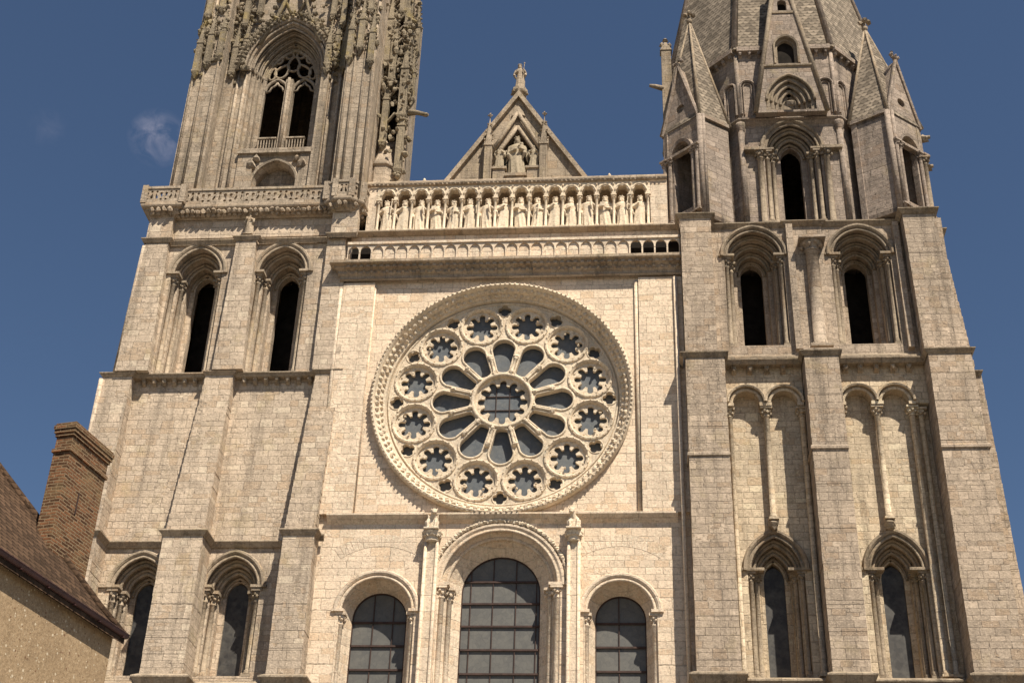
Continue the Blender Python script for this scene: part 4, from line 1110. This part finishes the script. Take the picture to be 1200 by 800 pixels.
# clasping buttresses with bundled shafts
def gbut(x0, x1, yf, xs, z1):
    m = MB(); m.box(x0, x1, yf, GY0-.003, 48.85, z1)
    b = m.build('buttress', M['gothic'], T1)
    shafts(b, M['gothic'], [[(x, yf-.03, 48.7), (x, yf-.03, z1-.5)] for x in xs], .075)
    return b
b1 = gbut(-19.5, -17.75, -.35, (-19.35,-18.75,-17.95), 68)
b2 = gbut(-10.0, -8.22, -.75, (-9.85,-9.45,-8.85,-8.35), 68)
m = MB()
shafts(gst, M['gothic'], [[(x,GY0-.06,48.7),(x,GY0-.06,60)] for x in (-17.3,-16.95,-16.5,-11.5,-11.1,-10.6)], .09)
m.box(-11.75,-11.3,GY0-.35,GY0-.003,48.7,60); m.box(-17.75,-17.2,GY0-.25,GY0-.003,48.7,60.4)
m.build('pilaster', M['gothic'], gst)
pins = [(-19.2,-.5,58.9,.36,2.2,2.0),(-18.6,-.5,59.6,.34,2.2,2.2),(-17.95,-.4,60.2,.34,2.2,2.2),(-17.3,.45,59.6,.34,2.0,2.4),(-16.75,.55,60.6,.3,1.8,2.0),(-11.45,.4,59.6,.34,2.0,2.2),(-11.0,.5,60.4,.3,2.0,2.0),(-10.5,.5,59.8,.3,2.0,2.2),(-9.8,-.9,59.2,.34,2.2,2.2),(-9.2,-.9,60.0,.34,2.2,2.4),(-8.5,-.9,58.9,.34,2.2,2.4),
        (-19.1,-.45,63.6,.36,2.2,2.4),(-18.3,-.4,64.2,.34,2,2.2),(-17.0,.45,63.6,.32,2.0,2.2),(-16.2,.5,64.6,.3,1.6,2),(-11.5,.5,64.2,.3,1.6,2),(-10.8,.45,63.4,.32,2.0,2.2),(-9.6,-.85,64.0,.34,2,2.4),(-8.8,-.8,63.2,.34,2.2,2.4),(-10.2,.4,65.0,.3,2,2)]
for p in pins:
    m = MB(); pinnacle_mb(m, *p[:4], p[4], p[5], 5); m.build('pinnacle', M['carved'], gst)
m = MB()
for k in range(420):
    x = random.choice([random.uniform(-19.5,-16.6), random.uniform(-11.5,-8.2)])
    z = random.choice([random.gauss(60.3,.5), random.gauss(62.4,.3), random.uniform(62,69)])
    y = -.45 if x < -17.8 else (-.85 if x > -10 else .7)
    m.lump(x, y, z, random.uniform(.07,.19), 1, 1, random.uniform(.7,1.6))
for x0, x1, z in ((-18.9,-16.3,62.2),(-11.7,-10.1,62.0),(-18.9,-15.8,66.2),(-12,-9,66)): m.box(x0, x1, GY0-.35, GY0-.004, z, z+.22)
for z, x0, x1 in ((64.1,-19.3,-16.2),(64.3,-11.9,-8.4)):
    for k in range(12):
        x = x0+(x1-x0)*k/11; [m.lump(x+random.uniform(-.3,.3), GY0-.3, z+random.uniform(-.6,1.0), random.uniform(.1,.2)) for _ in range(4)]
m.build('carved_foliage', M['carved'], gst)['kind'] = 'stuff'
# open work stair turret and pinnacles at the right rear corner
m = MB()
m.prism([(-8.2,49),(-6.62,49),(-6.62,68),(-8.2,68)], [arch_poly(-7.45,59.6,.55,1.7,55.6,8), arch_poly(-7.4,65,.45,1.7,61.8,8)], 2.6, 3.0)
m.box(-8.2,-6.9,5.6,6,49,68); m.box(-7.2,-6.9,2.3,5.6,49,68)
st_ = m.build('stair_turret', M['gothic'], T1); st_['label'] = 'openwork gothic corner turret with pinnacles'
for p in [(-6.75,1.5,52.6,.42,3.2,3.0),(-7.8,1.4,54.6,.36,3.2,2.4),(-6.8,1.4,56.6,.48,3.6,3.0),(-7.6,1.3,59.4,.38,3.2,2.8),(-6.75,1.5,60.4,.42,2.6,2.8),(-6.5,2.2,58.6,.36,2.0,2.4),(-8.0,1.4,61,.4,3.4,3.0),(-6.9,1.4,64,.42,2.6,2.8),(-6.5,2.4,62.6,.38,2.0,2.6),(-7.3,1.3,65.0,.4,2.6,2.8)]:
    m = MB(); pinnacle_mb(m, *p[:4], p[4], p[5], 6); m.build('pinnacle', M['carved'], st_)
m = MB()
for k in range(380):
    m.lump(random.uniform(-8.15,-6.4), random.uniform(1.0,2.4), random.choice([random.uniform(53.5,69), random.gauss(59.5,1), random.gauss(63,.8)]), random.uniform(.08,.18), 1, 1, random.uniform(.7,1.8))
for k in range(22): m.lump(-6.62+random.uniform(-.12,.25), random.uniform(1.2,2.6), 52+k*.75, random.uniform(.1,.22))
for k in range(7): m.tube([(-8.1,1.5,55.5+k*2),(-7.2,1.2,56.6+k*2),(-6.4,1.4,56.2+k*2)], .1, 6)
m.build('carved_foliage', M['carved'], st_)['kind'] = 'stuff'
m = MB(); m.tube([(-6.4,1.5,56.9),(-5.9,1.4,56.8),(-5.35,1.3,56.55)], [.2,.15,.12], 8); m.lump(-5.3,1.3,56.5,.17); m.build('gargoyle', M['carved'], st_)
m = MB(); m.lathe(-7.75,2.0,48.6,[(.85,0),(.85,4.1),(.98,4.2),(.98,4.4),(.8,4.55),(.3,6.1),(.08,6.6)],8,a0=pi/8,smooth=False); m.build('turret_cap', M['gothic'], st_)
m = MB(); m.box(-18.6,-9,2,11,70,76); m.cone([(-18,2.5),(-9.6,2.5),(-9.6,10.5),(-18,10.5)],76,(-13.8,6.5,113)); m.build('upper_spire', M['gothic'], T1)
# ================================================================== statues
def remeshed(mb, name, vox, mat):
    me = bpy.data.meshes.new(name + '_raw'); me.from_pydata(mb.v, [], mb.f)
    bm = bmesh.new(); bm.from_mesh(me); bmesh.ops.recalc_face_normals(bm, faces=bm.faces); bm.to_mesh(me); bm.free()
    o = bpy.data.objects.new(name + '_raw', me); COL.objects.link(o)
    md = o.modifiers.new('r', 'REMESH'); md.mode = 'VOXEL'; md.voxel_size = vox; md.use_smooth_shade = True
    dg = bpy.context.evaluated_depsgraph_get()
    out = bpy.data.meshes.new_from_object(o.evaluated_get(dg)); out.name = name
    bpy.data.objects.remove(o); bpy.data.meshes.remove(me)
    out.materials.clear(); out.materials.append(mat)
    return out
def figure_mb(h, arms, held=None, crown=True, folds=9, seed=0, beard=True, turn=0.0, wings=False, slim=1.0, seated=False):
    rg = random.Random(seed); mb = MB(); n = 40
    prof = [(0,.150,.115),(.03,.158,.12),(.15,.146,.112),(.35,.136,.105),(.52,.126,.098),(.60,.122,.092),(.68,.132,.092),(.75,.146,.09),(.795,.138,.078),(.825,.085,.062),(.845,.045,.045),(.875,.042,.042)]
    vs = []; fs = []
    for k, (z, a, b) in enumerate(prof):
        fade = max(0, 1 - z/.72)
        for i in range(n):
            t = 2*pi*i/n
            m = 1 + fade*(.12*sin(folds*t + seed + z*2.2) + .06*sin((folds*2-3)*t + seed*2))
            # a slight sway of the hips
            vs.append((a*slim*h*m*cos(t) + .018*h*sin(z*5+seed), b*h*m*sin(t), z*h))
    for k in range(len(prof)-1):
        for i in range(n): fs.append([k*n+i, k*n+(i+1) % n, (k+1)*n+(i+1) % n, (k+1)*n+i])
    fs += [list(range(n))[::-1], [(len(prof)-1)*n+i for i in range(n)]]
    mb.add(vs, fs)
    sway = .018*sin(.85*5+seed)*h
    hx, hy, hz = sway + turn*.01*h, -.012*h, .918*h
    mb.lathe(hx, hy, hz-.068*h, [(.02*h,0),(.04*h,.012*h),(.051*h,.04*h),(.056*h,.075*h),(.052*h,.105*h),(.035*h,.128*h),(.01*h,.136*h)], 16, 1, 1.12)
    c, s_ = sin(turn), cos(turn)
    def face(dx, dz, d, r, sx=1, sz=1):
        x = hx + (d*sin(turn) + dx*cos(turn))*h; y = hy - (d*cos(turn) - dx*sin(turn))*h
        mb.lathe(x, y, hz + dz*h - r*h*sz, [(r*h*.3,0),(r*h*.85,r*h*sz*.5),(r*h,r*h*sz),(r*h*.85,r*h*sz*1.5),(r*h*.3,r*h*sz*2)], 8, sx)
    face(0, .0, .062, .011, 1, 1.7)                       # nose
    face(-.02, .018, .054, .009, 1.5, .7); face(.02, .018, .054, .009, 1.5, .7)   # brows
    if beard: face(0, -.05, .048, .028, 1.1, 1.5)
    for s2 in (-1, 1): face(s2*.05, -.03, .0, .024, 1, 2.6)   # hair at the sides
    if crown:
        mb.lathe(hx, hy, hz+.035*h, [(.058*h,0),(.062*h,.018*h),(.066*h,.045*h),(.04*h,.05*h)], 16, 1, 1.08)
        for k in range(6):
            t = k*pi/3; mb.lump(hx+.06*h*cos(t), hy+.064*h*sin(t), hz+.09*h, .02*h)
    for s2, pose in zip((-1, 1), arms):
        sh = (s2*.125*h*slim, 0, .775*h)
        el = (s2*pose[0]*h, pose[1]*h, pose[2]*h); ha = (s2*pose[3]*h, pose[4]*h, pose[5]*h)
        mb.tube([sh, ((sh[0]+el[0])/2, (sh[1]+el[1])/2, (sh[2]+el[2])/2), el, ((el[0]+ha[0])/2, (el[1]+ha[1])/2, (el[2]+ha[2])/2), ha], [.046*h,.044*h,.042*h,.038*h,.026*h], 10)
        mb.tube([(el[0],el[1],el[2]+.01*h), (el[0]*.95+ha[0]*.05,(el[1]+ha[1])/2,el[2]-.09*h), (el[0]*.7,(el[1]),el[2]-.2*h)], [.035*h,.045*h,.02*h], 8)
        dx, dy, dz = ha[0]-el[0], ha[1]-el[1], ha[2]-el[2]; L = sqrt(dx*dx+dy*dy+dz*dz) or 1
        mb.lump(ha[0]+dx/L*.015*h, ha[1]+dy/L*.015*h, ha[2]+dz/L*.015*h, .030*h)
        for f in range(4):
            o = (f-1.5)*.011*h
            mb.tube([(ha[0]+dx/L*.02*h, ha[1]+dy/L*.02*h, ha[2]+o+dz/L*.02*h), (ha[0]+dx/L*(.05-.004*abs(f-1))*h, ha[1]+dy/L*.045*h-.008*h, ha[2]+o+dz/L*.045*h)], .0075*h, 6)
    if held == 'sceptre':
        ha = arms[1]; x, y, z = ha[3]*h, ha[4]*h-.02*h, ha[5]*h
        mb.tube([(x, y, z-.22*h), (x+.02*h, y, z+.25*h)], .013*h, 8); mb.lump(x+.02*h, y, z+.26*h, .035*h)
    elif held == 'book':
        ha = arms[0]; x, y, z = -ha[3]*h, ha[4]*h-.02*h, ha[5]*h
        mb.box(x-.05*h, x+.05*h, y-.03*h, y+.01*h, z-.05*h, z+.09*h)
    elif held == 'child':
        x, y, z = .095*h, -.07*h, .70*h
        mb.lathe(x, y, z-.1*h, [(.04*h,0),(.055*h,.05*h),(.05*h,.13*h),(.03*h,.17*h)], 12); mb.lathe(x, y, z+.06*h, [(.01*h,0),(.034*h,.02*h),(.04*h,.045*h),(.03*h,.075*h),(.01*h,.085*h)], 12)
        mb.tube([(x,y,z+.03*h),(x-.06*h,y-.05*h,z+.05*h)], .018*h, 8)
    elif held == 'scroll':
        ha = arms[1]; x, y, z = ha[3]*h, ha[4]*h-.02*h, ha[5]*h
        mb.tube([(x-.02*h, y, z+.06*h), (x, y-.01*h, z-.1*h), (x+.03*h, y, z-.28*h)], [.02*h,.028*h,.018*h], 8)
    if wings:
        for s2 in (-1, 1):
            mb.tube([(s2*.08*h,.07*h,.72*h),(s2*.2*h,.1*h,.86*h),(s2*.27*h,.1*h,.72*h),(s2*.24*h,.1*h,.5*h),(s2*.2*h,.09*h,.34*h)], [.03*h,.05*h,.06*h,.05*h,.015*h], 8)
            mb.tube([(s2*.1*h,.08*h,.66*h),(s2*.18*h,.1*h,.7*h),(s2*.2*h,.1*h,.52*h)], [.03*h,.045*h,.02*h], 8)
    mb.box(-.17*h*slim, .17*h*slim, -.13*h, .13*h, -.03*h, .01*h)
    return mb
poses = [
    ((( .185,-.02,.60, .06,-.125,.63), (.18,-.03,.60, .12,-.13,.70)), 'sceptre', True, 9),
    ((( .18,-.04,.61, .05,-.13,.66), (.17,-.03,.60, .03,-.13,.58)), 'book', True, 8),
    ((( .19,.0,.60, .16,-.08,.47), (.18,-.04,.61, .07,-.14,.73)), 'scroll', True, 10),
    ((( .18,-.03,.60, .02,-.13,.70), (.19,.01,.59, .17,-.06,.45)), None, True, 7),
    ((( .19,-.02,.62, .14,-.13,.74), (.18,-.02,.60, .02,-.13,.60)), 'sceptre', True, 11),
]
kings = [remeshed(figure_mb(2.02, p[0], p[1], p[2], p[3], seed=1.3*i+.4, turn=(-.3,.25,0,.4,-.2)[i]), 'king_statue', .02, M['statue']) for i, p in enumerate(poses)]
ordn = ['first','second','third','fourth','fifth','sixth','seventh','eighth','eighth','seventh','sixth','fifth','fourth','third','second','first']
det = ['holding a sceptre','clasping a book','carrying a scroll','with one arm lowered','with raised hand and sceptre']
order = [0,3,2,1,4,0,2,3,1,4,3,0,2,1,0,3]
for i in range(16):
    k = order[i]
    o = bpy.data.objects.new('king_statue', kings[k]); COL.objects.link(o)
    o.location = (AX0 + i*AST, .50, 47.30); o.rotation_euler = (0, 0, random.uniform(-.18, .18))
    s_ = random.uniform(.97, 1.02); o.scale = (s_*1.25, s_*1.1, s_*1.04)
    tag(o, 'crowned stone king %s, %s from the gallery\'s %s end' % (det[k], ordn[i], 'left' if i < 8 else 'right'), 'statue', 'kings in the gallery niches')
def statue(name, label, loc, h, arms, held, crown=False, seed=0, mat='statue', vox=.028, group=None, **k):
    o = bpy.data.objects.new(name, remeshed(figure_mb(h, arms, held, crown, 9, seed, **k), name, vox, M[mat])); COL.objects.link(o)
    o.location = loc; return tag(o, label, 'statue', group)
A0 = poses[0][0]; A1 = poses[1][0]; A3 = ((.17,-.05,.64,.08,-.15,.68),(.17,-.05,.64,.07,-.15,.68))
statue('virgin_statue', 'tall stone woman carrying a child in the niche of the gable', (.02, GY+.1, 53.02), 2.95, ((.17,-.03,.60,.03,-.13,.62),(.17,-.06,.64,.08,-.14,.64)), 'child', True, 2, 'gable_figure', .035, beard=False, slim=1.15)
statue('angel_statue', 'winged stone figure on the plinth left of the woman and child', (-.98, GY-.05, 53.55), 1.75, A3, None, False, 4, 'gable_figure', .03, 'angels in the gable niche', beard=False, wings=True, turn=.5, slim=1.1)
statue('angel_statue', 'winged stone figure on the plinth right of the woman and child', (1.05, GY-.05, 53.55), 1.75, A3, None, False, 5, 'gable_figure', .03, 'angels in the gable niche', beard=False, wings=True, turn=-.5, slim=1.1)
statue('summit_statue', 'small stone figure standing on the slim pedestal at the gable tip', (.02, GY+.25, 60.05), 1.95, A0, 'sceptre', True, 6, 'left_trim', .026)
statue('ledge_statue', 'small weathered stone figure standing on a ledge of the left tower', (-14.45, -.30, 46.86), 1.4, A3, 'book', False, 7, 'left_trim', .03, slim=1.15)
# crouching beasts on the two pilaster capitals
def beast(loc, flip, label, tall):
    rg = random.Random(3+flip); mb = MB()
    h = tall
    mb.lathe(0, .05, 0, [(.24,0),(.27,.12*h),(.25,.35*h),(.21,.55*h),(.15,.68*h)], 14, 1, .9)
    mb.tube([(0,-.0,.52*h),(flip*.05,-.12,.68*h),(flip*.08,-.2,.78*h)], [.17,.14,.12], 10)
    mb.lathe(flip*.09, -.22, .68*h, [(.04,0),(.12,.05),(.145,.13),(.13,.22),(.07,.3),(.02,.32)], 12)
    mb.tube([(flip*.1,-.3,.76*h),(flip*.13,-.42,.72*h)], [.085,.06], 8)
    for s_ in (-1, 1):
        mb.tube([(flip*.09+s_*.1,-.2,.88*h),(flip*.09+s_*.17,-.2,1.0*h)], [.05,.025], 6)
        mb.tube([(s_*.17,-.08,.5*h),(s_*.2,-.24,.28*h),(s_*.15,-.28,.02)], [.085,.075,.065], 8)
        mb.tube([(s_*.15,.02,.38*h),(s_*.26,-.12,.34*h),(s_*.25,-.16,.03)], [.12,.1,.07], 8)
        if flip > 0: mb.tube([(s_*.1,.12,.62*h),(s_*.22,.16,.8*h),(s_*.24,.14,.5*h)], [.05,.08,.03], 8)
    mb.box(-.36,.36,-.36,.3,-.06,.03)
    o = bpy.data.objects.new('beast_statue', remeshed(mb, 'beast_statue', .024, M['rose'])); COL.objects.link(o)
    o.location = loc; return tag(o, label, 'statue', 'carved beasts on the pilaster capitals')
beast((-3.05, -.46, 28.98), 1, 'carved stone beast on the pilaster capital left of the large lancet window', 1.05)
beast((3.76, -.46, 28.98), -1, 'carved stone beast on the pilaster capital right of the large lancet window', 1.05)

# ================================================================== house in the lower left corner
H = thing('townhouse', 'rough stucco house corner with old tiled roof and brick chimney', 'house', (-1.872, -39.965, 0))
H.rotation_euler = (0, 0, -radians(11.6))
def hb(mb, name, mat, parent=H):
    o = mb.build(name, mat); o.parent = parent; return o
mb = MB(); mb.box(-7.8, -.10, -12, -.12, 0, 9.46)
hb(mb, 'wall', M['stucco'])
tn = math.tan(radians(52)); ze = 9.56
hip = [(.02,-.04),(-.42,.28),(-.88,.92),(-1.11,1.42),(-1.56,1.95),(-3.2,4.0)]
def rp(u, w): return (-w, u, ze + tn*(w if w <= 4 else 8-w))
mb = MB()
poly = [rp(-12,-.04)] + [rp(*p) for p in hip] + [rp(-12, 4)]
mb.add(poly + [(p[0], p[1], p[2]-.12) for p in poly], [list(range(len(poly))), list(range(len(poly), 2*len(poly)))[::-1]] + [[i, (i+1) % len(poly), len(poly)+(i+1) % len(poly), len(poly)+i] for i in range(len(poly))])
mb.add([rp(-12,4), rp(-3.2,4), rp(.02,8.04), rp(-12,8.04)], [[0,1,2,3]])
end = [rp(*p) for p in hip] + [rp(.02, 8.04)]
mb.add(end, [list(range(len(end)))])
ro = hb(mb, 'roof', M['tiles'])
mb = MB(); pts = [rp(*p) for p in hip]
mb.tube([(p[0], p[1], p[2]+.02) for p in pts], .07, 7)
hb(mb, 'hip_tiles', M['tiles'], ro)
mb = MB()
vs = []; n = 9
for y in (-12, .06):
    for k in range(n): a = pi + pi*k/(n-1); vs.append((.04+.06*cos(a), y, 9.55+.06*sin(a)))
    for k in range(n): a = 2*pi - pi*k/(n-1); vs.append((.04+.05*cos(a), y, 9.55+.05*sin(a)))
m2 = 2*n
mb.add(vs, [[k, (k+1) % m2, m2+(k+1) % m2, m2+k] for k in range(m2)] + [list(range(m2)), list(range(m2, 2*m2))[::-1]])
mb.tube([(.10,-12,9.555),(.10,.06,9.555)], .013, 6)
for k in range(16): mb.box(-.02,.09,-.1-.75*k,-.07-.75*k,9.475,9.488)
hb(mb, 'gutter', M['gutter'])
mb = MB(); mb.box(-.05,-.02,-12,.04,9.44,9.56); hb(mb, 'fascia', M['gutter'])
mb = MB()
X0, X1, Y0, Y1 = -1.14, -.82, -1.34, -.18
mb.box(X0, X1, Y0, Y1, 8.5, 12.86)
ch = hb(mb, 'chimney', M['brick'], ro)
mb = MB()
def crown_(e, z0, z1): mb.box(X0-e, X1+e, Y0-e, Y1+e, z0, z1)
crown_(.03, 12.42, 12.48); crown_(.025, 12.72, 12.78); crown_(.045, 12.781, 12.85); crown_(.06, 12.851, 12.93); crown_(.04, 12.931, 12.97)
hb(mb, 'chimney_cap', M['brick'], ch)
mb = MB(); mb.box(X1-.01, X1+.012, -.86, -.83, 11.45, 11.85); hb(mb, 'iron_tie', M['iron'], ch)

# ================================================================== ground, sky, sun, camera
def paving():
    t = NT('stone_paving'); geo = t.n('ShaderNodeNewGeometry'); P = geo.outputs['Position']
    br = t.n('ShaderNodeTexBrick'); t.l(P, br.inputs['Vector']); br.inputs['Scale'].default_value = 1
    br.inputs['Brick Width'].default_value = .4; br.inputs['Row Height'].default_value = .25; br.inputs['Mortar Size'].default_value = .012
    br.inputs['Color1'].default_value = (.15,.13,.105,1); br.inputs['Color2'].default_value = (.21,.185,.15,1); br.inputs['Mortar'].default_value = (.16,.14,.11,1)
    c = t.mix(t.math('MULTIPLY', t.ramp(t.noise(P, .4, 5), .4, .7), .5), br.outputs['Color'], (.10,.09,.075))
    t.l(c, t.b.inputs['Base Color']); t.b.inputs['Roughness'].default_value = .9
    return t.m
mb = MB(); mb.add([(-1500,-1500,0),(1500,-1500,0),(1500,1500,0),(-1500,1500,0)], [[0,1,2,3]])
g = mb.build('ground', paving()); g['kind'] = 'structure'

SUN_AZ, SUN_EL = radians(33), radians(55)
sd = Vector((sin(SUN_AZ)*cos(SUN_EL), -cos(SUN_AZ)*cos(SUN_EL), sin(SUN_EL)))
L = bpy.data.lights.new('sun', 'SUN'); L.energy = 5.0; L.angle = radians(.53); L.color = (1.0, .92, .78)
lo = bpy.data.objects.new('sun', L); COL.objects.link(lo); lo.rotation_euler = sd.to_track_quat('Z', 'Y').to_euler()
W = bpy.data.worlds.new('World'); S.world = W; W.use_nodes = True
nt = W.node_tree; nt.nodes.clear()
wo = nt.nodes.new('ShaderNodeOutputWorld'); bg = nt.nodes.new('ShaderNodeBackground'); sk = nt.nodes.new('ShaderNodeTexSky')
sk.sky_type = 'NISHITA'; sk.sun_disc = False; sk.sun_elevation = SUN_EL; sk.sun_rotation = pi - SUN_AZ
sk.altitude = 140; sk.air_density = 1.0; sk.dust_density = .4; sk.ozone_density = 4.0
bg.inputs['Strength'].default_value = .05
tc = nt.nodes.new('ShaderNodeTexCoord')
def wm(op, a, b=None):
    x = nt.nodes.new('ShaderNodeMath'); x.operation = op
    for i, q in enumerate((a, b)):
        if q is None: continue
        if isinstance(q, (int, float)): x.inputs[i].default_value = q
        else: nt.links.new(q, x.inputs[i])
    return x.outputs[0]
cloud = None
for d, rad, amt in (((-.3222,.7213,.6131), .021, .6), ((-.3893,.6960,.6033), .014, .08)):
    vs_ = nt.nodes.new('ShaderNodeVectorMath'); vs_.operation = 'DISTANCE'; nt.links.new(tc.outputs['Generated'], vs_.inputs[0]); vs_.inputs[1].default_value = d
    mr = nt.nodes.new('ShaderNodeMapRange'); mr.inputs[1].default_value = rad; mr.inputs[2].default_value = 0; nt.links.new(vs_.outputs['Value'], mr.inputs[0])
    q = wm('MULTIPLY', mr.outputs[0], amt); cloud = q if cloud is None else wm('ADD', cloud, q)
nz = nt.nodes.new('ShaderNodeTexNoise'); nz.inputs['Scale'].default_value = 60; nz.inputs['Detail'].default_value = 6; nz.inputs['Roughness'].default_value = .6; nz.inputs['Distortion'].default_value = .6
nt.links.new(tc.outputs['Generated'], nz.inputs['Vector'])
mr = nt.nodes.new('ShaderNodeMapRange'); mr.inputs[1].default_value = .38; mr.inputs[2].default_value = .72; nt.links.new(nz.outputs['Fac'], mr.inputs[0])
cf = wm('MULTIPLY', wm('MULTIPLY', cloud, mr.outputs[0]), 1.1)
mx = nt.nodes.new('ShaderNodeMix'); mx.data_type = 'RGBA'; nt.links.new(cf, mx.inputs[0]); nt.links.new(sk.outputs[0], mx.inputs[6]); mx.inputs[7].default_value = (7.5, 7.0, 8.2, 1)
nt.links.new(mx.outputs[2], bg.inputs[0]); nt.links.new(bg.outputs[0], wo.inputs[0])

cam = bpy.data.cameras.new('camera'); co = bpy.data.objects.new('camera', cam); COL.objects.link(co)
Rv = Vector((0.9961518742, 0.0820934622, 0.0306937625)); Uv = Vector((0.0168795673, -0.5233556379, 0.8519471560)); Fv = Vector((-0.0860030453, 0.8481506587, 0.5227274016))
m = Matrix((Rv, Uv, -Fv)).transposed().to_4x4(); m.translation = Vector((6.70622, -61.83161, 1.7))
co.matrix_world = m
cam.sensor_width = 36; cam.sensor_fit = 'HORIZONTAL'; cam.lens = 49.19386; cam.clip_start = .1; cam.clip_end = 4000
S.camera = co
S.view_settings.view_transform = 'Standard'; S.view_settings.look = 'None'; S.view_settings.exposure = .68; S.view_settings.gamma = 1
S.view_settings.use_curve_mapping = False
S.cycles.max_bounces = 6; S.cycles.diffuse_bounces = 4
